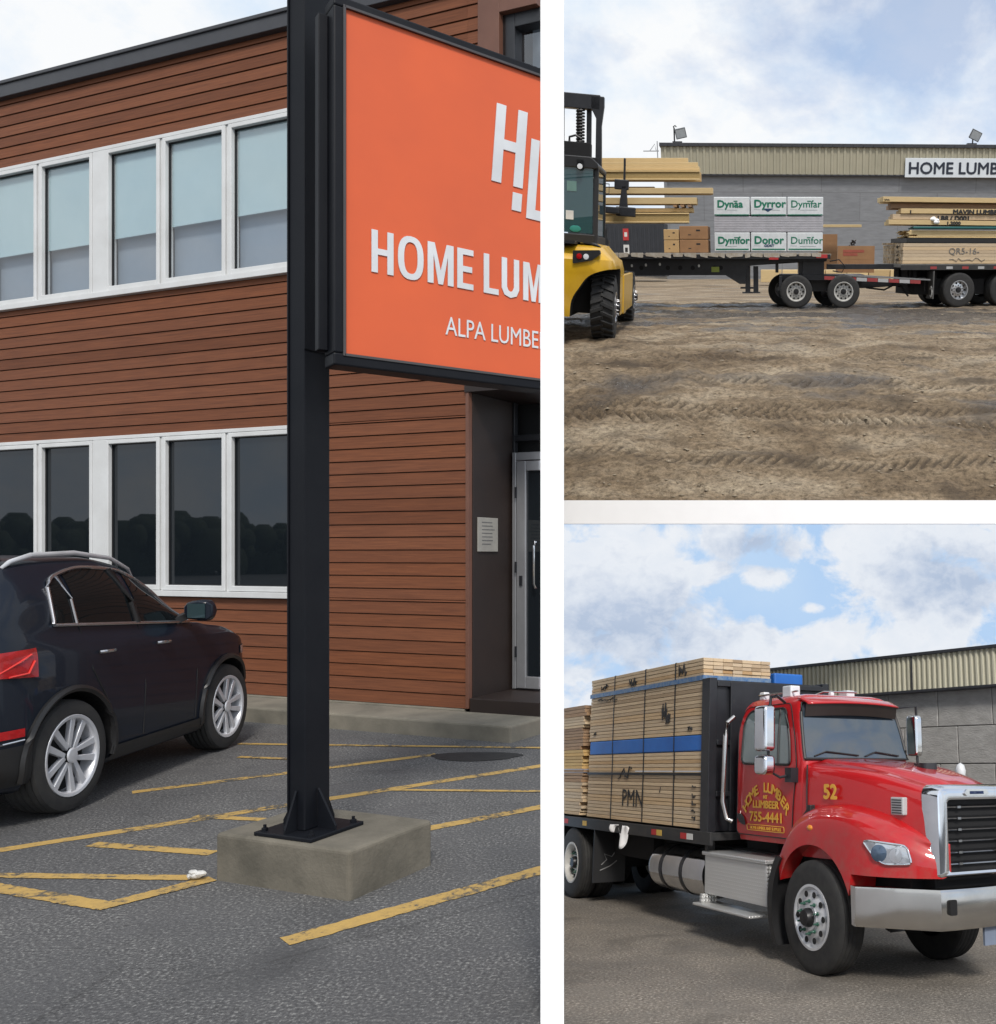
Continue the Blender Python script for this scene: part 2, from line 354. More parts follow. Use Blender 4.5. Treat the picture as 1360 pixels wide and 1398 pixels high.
def yf(i, j):
    y = 13.45 + 22.5 * (j ** 1.3); xw = 3.4 + .235 * (y - 13); x = -xw + i * (2 * xw + .6); return (x, y, yard_z(x, y))
g.grid(yf, nx, ny)
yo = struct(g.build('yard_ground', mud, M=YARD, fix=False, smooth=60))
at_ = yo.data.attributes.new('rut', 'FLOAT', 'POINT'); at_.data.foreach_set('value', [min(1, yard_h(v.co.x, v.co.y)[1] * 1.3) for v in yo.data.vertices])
g = MB(); rr = random.Random(8)
for k in range(1500):
    y = 13.7 + 16 * rr.random() ** 1.6; x = rr.uniform(-1, 1) * (3.3 + .235 * (y - 13)); r = .012 + .034 * rr.random() ** 3
    if noise.noise(Vector((x * .8, y * .8, 5))) < -.05: continue
    z = yard_z(x, y) + r * .3
    g.add([(x + r * rr.uniform(.6, 1.3) * a, y + r * rr.uniform(.6, 1.3) * b_, z + r * rr.uniform(.3, .6) * c_) for a, b_, c_ in ((1, 0, 0), (0, 1, 0), (-1, 0, 0), (0, -1, 0), (0, 0, 1), (0, 0, -1))], [(0, 1, 4), (1, 2, 4), (2, 3, 4), (3, 0, 4), (1, 0, 5), (2, 1, 5), (3, 2, 5), (0, 3, 5)])
struct(g.build('dirt_clods', mat('pale_clods', (.3, .25, .18), (.2, .16, .11), 3, .95), M=YARD), 'stuff')
g = MB()
def yf2(i, j):
    y = 14.0 + j * 130; x = -26 + 75 * i
    return (x, y, -.16 + (-2.3 * min(max((20.5 - y) / 7, 0), 1)))
g.grid(yf2, 20, 60)
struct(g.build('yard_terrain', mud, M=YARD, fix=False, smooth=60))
# ================================================================ the office building
FAC = frame((-2.96, 9.06, 0), (.9395, -.3426, 0), (.3426, .9395, 0))     # x along the facade to the right, y into the building
siding = wood('brown_siding', (.2, .076, .038), (.118, .046, .026), (.98, .95, .9), (.7, 1.2, 24), rough=.6, var=.6)
trim = mat('brown_trim', (.15, .066, .042), (.115, .048, .03), 3, .5)
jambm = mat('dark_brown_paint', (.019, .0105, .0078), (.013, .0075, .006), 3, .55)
fasc = mat('charcoal_fascia', (.03, .031, .037), (.038, .039, .045), 5, .45)
vinyl = mat('white_vinyl', (.62, .63, .63), (.55, .555, .55), 3, .4)
gasket = mat('black_gasket', (.012, .012, .013))
blindm = mat('roller_blind', (.36, .475, .5), (.32, .435, .465), 1.5, .8)
roomm = mat('grey_room', (.20, .24, .285), (.165, .2, .24), 1, .8)
pane_up = glass_pane('clear_pane', (.96, .98, .99), .15)
pane_lo = glass_pane('dark_pane', gloss=.065, dark=(.008, .011, .014))
silver = mat('door_aluminium', (.45, .455, .47), (.38, .385, .4), 4, .35, .7)
conc = mat('concrete', (.2, .185, .15), (.12, .11, .09), 3.2, .9, 0, .5, 60, r2=.95)

bl = thing('office_building', 'two storey brown clapboard office with white window rows behind the orange sign', 'building', FAC)
def quad(mb, x0, x1, y, z0, z1): mb.add([(x0, y, z0), (x1, y, z0), (x1, y, z1), (x0, y, z1)], [(0, 1, 2, 3)])
def boards(mb, x0, x1, z0, z1, y=0., h=.126):
    k0 = math.floor((z0 - .17) / h + .001); z = .17 + k0 * h
    while z < z1 - .004:
        a = max(z, z0); c = min(z + h - .009, z1)
        if c - a > .008:
            n = max(1, int((x1 - x0) / 6.5)); xs = [x0] + sorted(x0 + (x1 - x0) * (i + random.uniform(.2, .8)) / n for i in range(1, n)) + [x1]
            for i in range(len(xs) - 1):
                p, q = xs[i] + (.0015 if i else 0), xs[i + 1] - .0015
                v = [(p, y - .026, a), (q, y - .026, a), (q, y - .016, c), (p, y - .016, c), (p, y + .02, a), (q, y + .02, a), (q, y + .02, c), (p, y + .02, c)]
                mb.add(v, [(0, 1, 2, 3), (5, 4, 7, 6), (4, 5, 1, 0), (3, 2, 6, 7), (0, 3, 7, 4), (1, 5, 6, 2)])
        z += h
XL, XR, WR = -10.6, .9, -2.14
sd_ = MB()
boards(sd_, XL, 0, .17, 1.2); boards(sd_, XL, 0, 2.96, 4.52); boards(sd_, XL, 0, 6.22, 7.03)
boards(sd_, WR, 0, 1.2, 2.96); boards(sd_, WR, 0, 4.52, 6.22)
boards(sd_, 0, .13, 3.26, 7.03)
sd_.build('siding', siding, bl)
def xr(d): return .85 - .661 * d
core = MB()
core.prism([(XL, .36), (-.03, .36), (-.03, 1.31), (-2.07, 4.4), (XL, 4.4)], 'z', 0, 7.0)
for z0, z1 in ((.1, 1.2), (2.96, 4.52), (6.22, 7.0)): core.box(XL, -.03, .02, .36, z0, z1)
for z0, z1 in ((1.2, 2.96), (4.52, 6.22)): core.box(WR, -.03, .02, .36, z0, z1); core.box(XL, XL + .1, .02, .36, z0, z1)
core.prism([(-.03, .02), (xr(.02), .02), (xr(.35), .35), (-.03, .35)], 'z', 3.28, 4.3); core.prism([(-.03, .35), (xr(.35), .35), (-.03, 1.31)], 'z', 3.28, 7.0); core.box(-.03, .4, .02, .35, 4.3, 7.0)
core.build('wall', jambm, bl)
f = MB(); f.box(XL, XR - .06, -.09, .25, 7.03, 7.2); f.box(XL, XR - .06, -.11, -.07, 7.175, 7.215); f.prism([(XL, .25), (xr(.25), .25), (-2.07, 4.4), (XL, 4.4)], 'z', 7.0, 7.17)
f.build('roof_fascia', fasc, bl, bevel=.006)
f = MB(); f.box(-.012, .022, -.036, .02, .17, 3.2); f.build('corner_trim', trim, bl, bevel=.003)
f = MB(); f.box(.13, .37, -.04, .03, 3.26, 7.03); f.box(.37, XR - .12, -.04, .03, 6.7, 7.03); f.box(.37, XR - .12, -.04, .03, 3.26, 4.35)
f.build('column_trim', trim, bl, bevel=.004)
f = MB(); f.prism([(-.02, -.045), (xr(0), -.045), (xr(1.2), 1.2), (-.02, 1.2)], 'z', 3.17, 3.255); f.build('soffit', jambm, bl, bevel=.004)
# dark window of the upper right corner
wf = MB()
for x0, x1, z0, z1 in ((.37, .5, 4.35, 6.7), (.5, XR - .12, 6.57, 6.7), (.52, XR - .12, 4.35, 4.47)): wf.box(x0, x1, .02, .14, z0, z1)
wfo = wf.build('window', black, bl, bevel=.006)
p = MB(); quad(p, .5, XR - .12, .1, 4.47, 6.57); p.build('pane', pane_up, wfo, fix=False)
p = MB(); p.box(.5, XR - .12, .31, .33, 4.4, 6.7); p.build('room', roomm, wfo)
# rows of white windows
units = [(-10.45, -9.57), (-9.53, -8.67), (-8.63, -7.72), (-7.5, -6.96), (-6.93, -6.05), (-6.01, -5.11), (-4.9, -4.05), (-4.01, -3.08), (-3.04, -2.16)]
bh = [.62, .62, .6, .62, .62, .63, .62, .6, .6]
for z0, z1, low in ((4.58, 6.18, False), (1.24, 2.92, True)):
    s = MB(); s.box(XL, WR, -.075, .03, z0 - .06, z0); s.box(XL, WR, -.045, .03, z1, z1 + .04)
    for a, c in [(units[i][1], units[i + 1][0]) for i in range(len(units) - 1)] + [(XL, units[0][0]), (units[-1][1], WR)]:
        s.box(a, c, -.03 if c - a < .1 else -.045, .03, z0, z1)
    s.build('window_casing', vinyl, bl, bevel=.004)
    for (a, c), hh in zip(units, bh):
        fr = MB(); t = .046; a2, c2, z2, z3 = a + .004, c - .004, z0 + .004, z1 - .004
        fr.box(a2, a2 + t, -.05, .05, z2, z3); fr.box(c2 - t, c2, -.05, .05, z2, z3); fr.box(a2 + t, c2 - t, -.05, .05, z2, z2 + t + .01); fr.box(a2 + t, c2 - t, -.05, .05, z3 - t, z3)
        fo = fr.build('window', vinyl, bl, bevel=.006)
        gk = MB(); t2 = t + .008; i0, i1, j0, j1 = a2 + t, c2 - t, z2 + t + .01, z3 - t
        gk.box(i0, i0 + .009, -.008, .014, j0, j1); gk.box(i1 - .009, i1, -.008, .014, j0, j1); gk.box(i0 + .009, i1 - .009, -.008, .014, j0, j0 + .009); gk.box(i0 + .009, i1 - .009, -.008, .014, j1 - .009, j1)
        gk.build('gasket', gasket, fo)
        pn = MB(); quad(pn, i0 + .008, i1 - .008, .006, j0 + .008, j1 - .008); pn.build('pane', pane_lo if low else pane_up, fo, fix=False)
        if not low:
            bd = MB(); zb = j1 - (j1 - j0) * hh; bd.box(i0 + .014, i1 - .005, .024, .03, zb, j1 + .02); bd.box(i0 + .014, i1 - .005, .019, .035, zb - .02, zb); bd.build('blind', blindm, fo)
            bd = MB(); bd.box(a, c, .1, .12, z0, z1); bd.build('room', roomm, fo)
# entrance: return wall, sidelight, door
f = MB(); f.box(-.03, .03, .021, .66, .17, 3.17); f.build('jamb', jambm, bl, bevel=.004)
f = MB(); f.prism([(.03, -.03), (xr(0), -.03), (xr(1.1), 1.1), (.03, 1.1)], 'z', 0, .27); f.build('step', jambm, bl, bevel=.006)
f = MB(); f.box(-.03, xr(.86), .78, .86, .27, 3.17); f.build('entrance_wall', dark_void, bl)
f = MB(); f.box(.03, .055, .64, .7, .27, 3.17); f.box(.055, xr(.7), .64, .7, 2.78, 2.84); f.build('sidelight', black, bl, bevel=.003)
dr = MB()
for x0, x1, z0, z1 in ((.055, .1, .28, 2.66), (.1, xr(.7), 2.58, 2.66)): dr.box(x0, x1, .6, .7, z0, z1)
do = dr.build('door', silver, bl, bevel=.005)
f = MB()
for x0, x1, z0, z1 in ((.115, .225, .29, 2.57), (.225, xr(.7), 2.47, 2.57), (.225, xr(.7), .29, .41)): f.box(x0, x1, .585, .64, z0, z1)
f.build('door_frame', silver, do, bevel=.006)
f = MB(); f.box(.225, xr(.7), .612, .618, .41, 2.47); f.build('door_glass', pane_lo, do)
f = MB()
for z in (2.2, 1.45, .6): f.box(.105, .125, .57, .6, z, z + .11)
f.box(.16, .19, .57, .586, 1.32, 1.42); f.build('hinge', black, do)
f = MB(); f.tube([(.36, .56, 1.3), (.36, .53, 1.34), (.36, .53, 1.72), (.36, .56, 1.76)], .012, 8); f.build('handle', chrome, do, smooth=40)
# notice on the return wall
nb = thing('notice_board', 'small grey notice plate on the dark return wall beside the glass door', 'sign', FAC @ tr(.03, .08, 1.66))
pl = mat('grey_plate', (.3, .29, .26), (.24, .23, .21), 8, .5)
f = MB(); f.box(0, .02, 0, .3, 0, .33); f.build('plate', pl, nb, bevel=.004)
f = MB()
for k in range(7):
    f.box(.0205, .022, .05, .05 + random.uniform(.12, .2), .28 - k * .035, .288 - k * .035)
f.build('lettering', mat('grey_ink', (.12, .12, .12)), nb)
# sidewalk with its kerb
sw = MB(); sw.box(XL - 2, XR - .03, -.55, -.031, -.2, .145); sw.box(XL - 2, -.03, -.0309, .02, -.2, .168)
struct(sw.build('sidewalk', mat('sidewalk_concrete', (.215, .195, .155), (.12, .112, .09), 2.4, .92, 0, .5, 70), M=FAC, bevel=.018))

siding.node_tree.nodes['Principled BSDF'].inputs['Specular IOR Level'].default_value = .15
# ================================================================ painted bay lines
m, nt, b, out = nodes('yellow_paint'); vec = coords(nt)
wr = noise_tex(nt, vec, 22, 6, .75); wb = noise_tex(nt, vec, 3, 4, .6)
ad = N(nt, 'ShaderNodeMath', operation='ADD'); nt.links.new(wr, ad.inputs[0]); nt.links.new(wb, ad.inputs[1])
hf = N(nt, 'ShaderNodeMath', operation='MULTIPLY'); hf.inputs[1].default_value = .5; nt.links.new(ad.outputs[0], hf.inputs[0]); ad = hf
col = mixc(nt, ramp(nt, ad.outputs[0], [(.43, 1), (.485, .22), (.6, 0)]), mixc(nt, wb, (.52, .33, .08), (.4, .26, .085)), (.07, .066, .058))
nt.links.new(col, b.inputs['Base Color']); b.inputs['Roughness'].default_value = .8; bumpn(nt, b, noise_tex(nt, vec, 180, 3, .7), .4, .004)
yellow = m
lines = [((-4.7, 4.94), (-1.75, 7.44), .1), ((-4.45, 6.54), (-2.81, 7.78), .09), ((-2.12, 5.66), (-1.48, 6.22), .1), ((-2.09, 4.02), (-1.18, 4.99), .12),
         ((-3.88, 5.37), (-3.1, 5.21), .085), ((-3.65, 5.94), (-2.1, 5.69), .07), ((-4.3, 4.86), (-2.93, 4.81), .075), ((-4.2, 4.79), (-3.12, 4.42), .1), ((-3.16, 4.4), (-2.86, 4.8), .1),
         ((-2.68, 6.6), (-1.6, 6.56), .05), ((-4.66, 8.2), (-2.0, 8.03), .06), ((-4.36, 7.67), (-3.9, 7.59), .06)]
for k, (p, q, wd) in enumerate(lines):
    p = Vector((*p, 0)); q = Vector((*q, 0)); d = (q - p).normalized(); a = Vector((-d.y, d.x, 0)) * wd / 2; n_ = 40
    mb = MB(); vs = []
    for i in range(n_ + 1):
        c_ = p.lerp(q, i / n_); vs += [c_ - a * random.uniform(.86, 1.06), c_ + a * random.uniform(.86, 1.06)]
    zz = .0022 + .0003 * k
    mb.add([(v.x, v.y, zz) for v in vs], [(2 * i, 2 * i + 2, 2 * i + 3, 2 * i + 1) for i in range(n_)])
    struct(mb.build('road_marking', yellow))
f = MB(); n_ = 26
f.add([(-2.46 + (.36 + .03 * math.sin(5 * t)) * math.cos(t), 7.7 + (.17 + .02 * math.sin(3 * t)) * math.sin(t), .004) for t in [2 * PI * i / n_ for i in range(n_)]], [tuple(range(n_))])
struct(f.build('road_surface', mat('tar', (.012, .012, .013), (.02, .02, .02), 9, .7, 0, .4, 120)))
# crumpled white litter by the plinth
f = MB()
for k in range(7):
    c_ = (-2.93 + random.uniform(-.035, .035), 4.77 + random.uniform(-.03, .03), .022 + .008 * k % .03)
    f.ball(c_, random.uniform(.014, .034), random.uniform(.01, .022), random.uniform(.008, .018), 4)
tag(f.build('litter', mat('white_paper', (.62, .62, .6), (.45, .45, .43), 40)), 'crumpled white scrap at the left foot of the concrete plinth', 'litter')

# ================================================================ the orange sign
fd = Vector((-.9395, .3426, 0)); fp = Vector((.3426, .9395, 0))
PLM = frame((-2.03, 4.49, 0), fd, -fp)                           # x left along the facade, y towards the camera
f = MB(); f.box(0, .86, -.57, 0, -.02, .238)
plc = mat('plinth_concrete', (.185, .165, .13), (.085, .077, .06), 2.6, .92, 0, .7, 45, lo=.3, hi=.68)
tag(f.build('concrete_plinth', plc, M=PLM, bevel=.02, seg=3), 'stained square concrete block under the black sign post', 'plinth')
SG = frame((-2.385, 4.83, .238), -fd, fp)
sg = thing('orange_sign', 'large orange lumber yard sign with white lettering on a black post', 'sign', SG)
postm = mat('black_post_paint', (.004, .005, .008), (.008, .009, .012), 3, .5, 0, .05, 90, spec=.2)
f = MB(); f.box(-.05, .05, -.08, .08, .02, 4.5); f.build('post', postm, sg, bevel=.006)
f = MB(); f.box(-.058, -.05, -.088, .088, .02, 4.5); f.box(.05, .056, -.085, .085, 2.42, 4.5); f.build('flange', postm, sg, bevel=.003)
f = MB(); f.box(-.185, .185, -.17, .17, 0, .02); f.build('base_plate', postm, sg, bevel=.004)
for sx, sy in ((1, 0), (-1, 0), (0, -1), (0, 1)):
    gu = MB()
    if sx: gu.prism([(sx * .058, .02), (sx * .17, .02), (sx * .17, .04), (sx * .058, .22)], 'y', -.006, .006)
    else: gu.prism([(sy * .085, .02), (sy * .155, .02), (sy * .155, .04), (sy * .085, .22)], 'x', -.006, .006)
    gu.build('gusset', postm, sg)
for sx in (-.15, .15):
    for sy in (-.135, .135):
        bo = MB(); bo.lathe([(.016, .02), (.016, .034), (.008, .036), (.008, .05), (.001, .051)], (sx, sy, 0), (0, 0, 1), 6); bo.build('bolt', postm, sg)
CAB = SG.inverted() @ frame((-2.111, 4.62, 2.61), (.75826, .65195, 0), (-.65195, .75826, 0))    # x along the face, y backwards, z up
f = MB(); SL, H = 1.05, 1.674; f.X = CAB
f.box(-.055, SL, -.012, .14, -.06, 0); f.box(-.055, SL, -.012, .14, H, H + .05); f.box(-.055, 0, -.012, .14, 0, H); f.box(0, SL, .12, .14, 0, H)
fr = f.build('sign_frame', postm, sg, bevel=.008)
f = MB(); f.X = CAB; f.box(-.1, -.056, .075, .135, .02, H - .02); f.build('mounting_channel', postm, sg, bevel=.004)
f = MB(); f.X = CAB
for z0 in (-.012, H): f.box(-.004, SL, -.018, -.006, z0, z0 + .012)
f.box(-.012, 0, -.018, -.006, -.012, H + .012); f.build('frame_bead', mat('dark_bead', (.06, .055, .055), None, 6, .3), fr)
m, nt, b, out = nodes('orange_sign_face'); vec = coords(nt)
nz = noise_tex(nt, vec, 1.6, 4, .55)
nt.links.new(ramp(nt, nz, [(.3, (.64, .115, .04)), (.7, (.55, .1, .04))]), b.inputs['Base Color']); b.inputs['Roughness'].default_value = .38; b.inputs['Specular IOR Level'].default_value = .3
f = MB(); f.X = CAB; f.box(0, SL, 0, .12, 0, H); pf = f.build('sign_face', m, sg)
lm = mat('sign_lettering', (.62, .64, .66), None, 3, .5)
TX = CAB @ rot('X', 90)
def ltr(txt, x, z, size, sx, bold=0):
    f = MB(); f.text(txt, size, TX @ tr(x, z, .0035), sx, .003, bold, clip=(SL - .004 - x) / 1); f.build('lettering', lm, pf)
# condensed bold letters of the name, drawn as bars and bowls
f = MB(); f.X = CAB
def vb(x0, x1, z0, z1): f.box(x0, x1, -.006, -.001, z0, z1)
def pg(p): f.prism(p, 'y', -.006, -.001)
zb, zt = .422, .632; t = .03
vb(.123, .123 + t, zb, zt); vb(.199, .199 + t, zb, zt); vb(.123 + t, .199, zb + .09, zb + .12)                       # H
n_ = 28; xc, rx, rz = .315, .064, .11
v = []
for s_, (qx, qz) in ((1, (rx, rz)), (0, (rx - t, rz - .03))):
    for yy in (-.006, -.001): v += [(xc + qx * math.copysign(abs(math.cos(a)) ** .8, math.cos(a)), yy, (zb + zt) / 2 + qz * math.copysign(abs(math.sin(a)) ** .8, math.sin(a))) for a in [2 * PI * i / n_ for i in range(n_)]]
fs = [(i, (i + 1) % n_, 2 * n_ + (i + 1) % n_, 2 * n_ + i) for i in range(n_)] + [(n_ + i, n_ + (i + 1) % n_, 3 * n_ + (i + 1) % n_, 3 * n_ + i) for i in range(n_)] + [(i, (i + 1) % n_, n_ + (i + 1) % n_, n_ + i) for i in range(n_)] + [(2 * n_ + i, 2 * n_ + (i + 1) % n_, 3 * n_ + (i + 1) % n_, 3 * n_ + i) for i in range(n_)]
f.add(v, fs)                                                                                                        # O
def letter_m(x, w_):
    pg([(x, zb), (x + t, zb), (x + t, zt - .06), (x + w_ / 2 - .012, zb), (x + w_ / 2 + .012, zb), (x + w_ - t, zt - .06), (x + w_ - t, zb), (x + w_, zb), (x + w_, zt), (x + w_ - .036, zt), (x + w_ / 2, zb + .07), (x + .036, zt), (x, zt)])
letter_m(.4, .135)
vb(.555, .555 + t, zb, zt); vb(.585, .642, zb, zb + .03); vb(.585, .635, zb + .09, zb + .12); vb(.585, .642, zt - .03, zt)      # E
vb(.699, .699 + t, zb, zt); vb(.729, .782, zb, zb + .03)                                                                # L
pg([(.8, zt), (.8, zb + .045), (.815, zb + .01), (.85, zb - .003), (.885, zb + .01), (.9, zb + .045), (.9, zt), (.87, zt), (.87, zb + .055), (.862, zb + .036), (.85, zb + .03), (.838, zb + .036), (.83, zb + .055), (.83, zt)])   # U
letter_m(.924, .122)
f.build('lettering', lm, pf)
f = MB(); f.X = CAB
def sl(x0, x1, z0, z1, k=.072): pg([(x0 + k * (z0 - 1.03), z0), (x1 + k * (z0 - 1.03), z0), (x1 + k * (z1 - 1.03), z1), (x0 + k * (z1 - 1.03), z1)])
sl(.742, .796, 1.03, 1.455); sl(.866, .92, 1.03, 1.455); sl(.796, .866, 1.215, 1.27); sl(.866, .92, .9, .998)
sl(.952, 1.002, .875, 1.32); sl(1.002, 1.046, .875, .93)
f.build('emblem', lm, pf)
ltr('ALPA LUMBER', .493, .168, .1, .675)
# ================================================================ the car
def wheel(parent, M, r, w, rim_r, style, name='wheel', metal=alloy, tread=False):
    """wheel with its axis on local y, outer face at y = 0, body to y = w"""
    f = MB(); prof = [(rim_r, .02), (rim_r + .01, .003), (r * .86, 0), (r * .96, .012), (r, .035), (r, w * .5), (r, w - .035), (r * .96, w - .012), (r * .86, w), (rim_r, w - .01)]
    if not tread: prof = prof[:4] + [(r - .004, .03)] + [(r - (.008 if k % 3 == 0 else 0), .04 + (w - .08) * k / 12) for k in range(13)] + [(r - .004, w - .03)] + prof[7:]
    f.lathe(prof, n=48)
    if tread:
        for k in range(22):
            for s_ in (0, 1):
                a = 2 * PI * (k + .5 * s_) / 22; f.X = rot('Y', math.degrees(a)); y0, y1 = (w * .02, w * .56) if s_ else (w * .44, w * .98)
                q = .09; f.add([(-.035 + (q if not s_ else 0), y0, r - .02), (.045 + (q if not s_ else 0), y0, r - .02), (.045 + (q if s_ else 0), y1, r - .02), (-.035 + (q if s_ else 0), y1, r - .02),
                                (-.025 + (q if not s_ else 0), y0 + .01, r + .035), (.035 + (q if not s_ else 0), y0 + .01, r + .035), (.035 + (q if s_ else 0), y1 - .01, r + .035), (-.025 + (q if s_ else 0), y1 - .01, r + .035)],
                               [(0, 1, 2, 3), (4, 7, 6, 5), (0, 4, 5, 1), (1, 5, 6, 2), (2, 6, 7, 3), (3, 7, 4, 0)])
        f.X = Matrix.Identity(4)
    wo = f.build(name, rubber, parent, M, smooth=35)
    f = MB()
    if style == 'car':
        f.lathe([(rim_r + .004, .012), (rim_r + .004, 0), (rim_r - .02, .004), (rim_r - .03, .03), (rim_r - .035, w * .8)], n=40)
        f.lathe([(.05, .012), (.044, .004), (.001, .002)], n=20)
        for k in range(5):
            for s_ in (-1, 1):
                a = 2 * PI * k / 5; b_ = a + s_ * .24
                p0 = Vector((.05 * math.cos(a + s_ * .5), .02, .05 * math.sin(a + s_ * .5))); p1 = Vector(((rim_r - .012) * math.cos(b_), .012, (rim_r - .012) * math.sin(b_)))
                d = (p1 - p0).normalized(); n2 = Vector((-d.z, 0, d.x)); w0, w1 = .015, .023
                v = [p0 - n2 * w0, p0 + n2 * w0, p1 + n2 * w1, p1 - n2 * w1]; f.add([tuple(q) for q in v] + [(q.x, q.y + .03, q.z) for q in v], [(0, 1, 2, 3), (4, 7, 6, 5), (0, 4, 5, 1), (1, 5, 6, 2), (2, 6, 7, 3), (3, 7, 4, 0)])
        f.build('rim', metal, wo, smooth=30, bevel=.004)
        f = MB(); f.lathe([(rim_r - .03, .09), (.001, .1)], n=32); f.build('brake_disc', dark_void, wo)
    else:
        o = .085 if style == 'dual' else -.012
        f.lathe([(rim_r + .006, .02), (rim_r + .008, -.004), (rim_r - .016, -.004), (rim_r - .03, .02), (rim_r - .045, max(o + .03, .03)), (rim_r * .62, o + .012), (rim_r * .4, o), (rim_r * .4, o - .01), (.001, o - .01)], n=44)
        for k in range(10):
            a = 2 * PI * k / 10; rr = rim_r * .74; f.lathe([(.001, 0), (.03, 0), (.03, .004)], (rr * math.cos(a), o - .004 + .004, rr * math.sin(a)), (0, 1, 0), 12, 1)
        f.build('rim', [metal, dark_void], wo, smooth=25)
        ro = wo
        f2 = MB()
        for k in range(10):
            a = 2 * PI * (k + .5) / 10; rr = rim_r * .5; f2.lathe([(.02, 0), (.02, -.01), (.012, -.012), (.008, -.05), (.001, -.052)], (rr * math.cos(a), o - .004, rr * math.sin(a)), (0, 1, 0), 6, 1)
        f2.lathe([(rim_r * .3, o), (rim_r * .3, o - .04), (rim_r * .24, o - .075), (.001, o - .08)], n=24); f2.build('hub', [HUBM, NUT], wo, smooth=30)
    return wo
HUBM = mat('hub_iron', (.03, .03, .032), None, 5, .4, .5)
NUT = mat('green_nut_cap', (.03, .1, .07), None, 5, .4)
NUTG = NUT
carp = mat('dark_blue_car_paint', (.009, .013, .022), None, 3, .32, 0, 0, coat=.32, spec=.15)
cplast = mat('black_plastic', (.012, .012, .013), None, 5, .45)
cglass = glass_pane('tinted_glass', gloss=.03, dark=(.008, .01, .011), f0=.018)
redl = mat('red_lens', (.42, .008, .01), (.24, .004, .006), 14, .2, 0, coat=.4, spec=.3)
rc = Vector((-.075, 1.0, 0)).normalized()
CARM = frame((-4.43, 5.95, 0), rc, (-rc.y, rc.x, 0)) @ tr(0, .03, 0)      # x forward, y to the car's left; right flank on y = 0
car = thing('parked_car', 'dark blue estate car with silver roof rails parked facing the office', 'car', CARM)
HW = .9; YC = .92
ZT = [(-.62, 1.02), (-.58, 1.1), (-.42, 1.37), (-.27, 1.54), (-.18, 1.59), (.1, 1.62), (.55, 1.63), (.9, 1.59), (1.2, 1.47), (1.48, 1.27), (1.66, 1.13), (1.8, 1.09), (2.1, 1.05), (2.35, .98), (2.52, .87), (2.65, .7), (2.7, .5)]
WB = [(-.62, .66), (-.56, .78), (-.45, .855), (-.25, .895), (0, .9), (1.9, .9), (2.25, .885), (2.45, .83), (2.6, .68), (2.7, .5)]
def csec(x):
    zt = interp(ZT, x); w = interp(WB, x); zbm = interp([(-.62, .36), (-.45, .25), (-.2, .2), (2.3, .2), (2.7, .34)], x)
    belt = min(1.17 - .055 * x, zt - .035); sh = min(.95, zt - .1); wr = interp([(-.62, .6), (-.3, .68), (.4, .7), (1.1, .68), (1.6, .72), (1.9, .76), (2.7, .4)], x)
    wb = min(w - .035, w); zr = max(zt - .06, belt + .01); m_ = min(.55, zt - .2)
    k = [(0, zbm), (w * .8, zbm), (w - .03, zbm + .07), (w - .005, m_ - .12), (w, m_ + .1), (w - .004, sh), (w - .016, (sh + belt) / 2), (wb - .02, belt), ((wb + wr) / 2 + .022, (belt + zr) / 2 + .01), (wr, zr), (wr - .1, zt - .012), (wr * .5, zt - .002), (0, zt)]
    return k
def crsp(P, n=5):
    out = []
    for i in range(len(P) - 1):
        p0 = P[max(i - 1, 0)]; p1 = P[i]; p2 = P[i + 1]; p3 = P[min(i + 2, len(P) - 1)]
        for j in range(n):
            t = j / n; out.append(tuple(.5 * (2 * b_ + (c_ - a_) * t + (2 * a_ - 5 * b_ + 4 * c_ - d_) * t * t + (3 * b_ - a_ - 3 * c_ + d_) * t ** 3) for a_, b_, c_, d_ in zip(p0, p1, p2, p3)))
    out.append(P[-1]); return out
def cring(x):
    h = crsp(csec(x), 4); return [(x, YC - y, z) for y, z in h] + [(x, YC + y, z) for y, z in h[-2:0:-1]]
xs = [-.62 + (2.7 + .62) * i / 78 for i in range(79)]
f = MB(); f.loft([cring(x) for x in xs], True, True); body = f.build('body', [carp, cplast], car, smooth=50)
cut = MB()
for x in (0.1, 2.06): cut.lathe([(.405, -.3), (.405, .26), (.001, .26)], (x, 0, .36), (0, 1, 0), 40, 1); cut.lathe([(.405, 2.1), (.405, 1.6), (.001, 1.6)], (x, 0, .36), (0, 1, 0), 40, 1)
for x in (.1, 2.06):
    for y in (-.3, 2.1): cut.add([(x + .405 * math.cos(2 * PI * i / 40), y, .36 + .405 * math.sin(2 * PI * i / 40)) for i in range(40)], [tuple(range(40))], 1)
bm2 = bmesh.new()
co = None
for x in (.1, 2.06):
    for ya, yb in ((-.3, .27), (1.57, 2.14)):
        c_ = MB(); c_.lathe([(.405, ya), (.405, yb)], (x, 0, .36), (0, 1, 0), 44, 0, True); co = c_.build('cutter', [cplast])
        co.parent = car; bo = body.modifiers.new('arch', 'BOOLEAN'); bo.object = co; bo.operation = 'DIFFERENCE'; bo.solver = 'EXACT'
        try: bo.material_mode = 'TRANSFER'
        except Exception: pass
        dg = bpy.context.evaluated_depsgraph_get(); me = bpy.data.meshes.new_from_object(body.evaluated_get(dg)); body.modifiers.clear(); body.data = me; bpy.data.objects.remove(co)
def flank(x, z, off=.006):
    h = crsp(csec(x), 8); best = None
    for (y0, z0), (y1, z1) in zip(h[11:], h[12:]):
        if z0 <= z <= z1: best = y0 + (y1 - y0) * (z - z0) / (z1 - z0 + 1e-9); break
    if best is None: best = h[-12][0]
    return (x, YC - best - off, z)
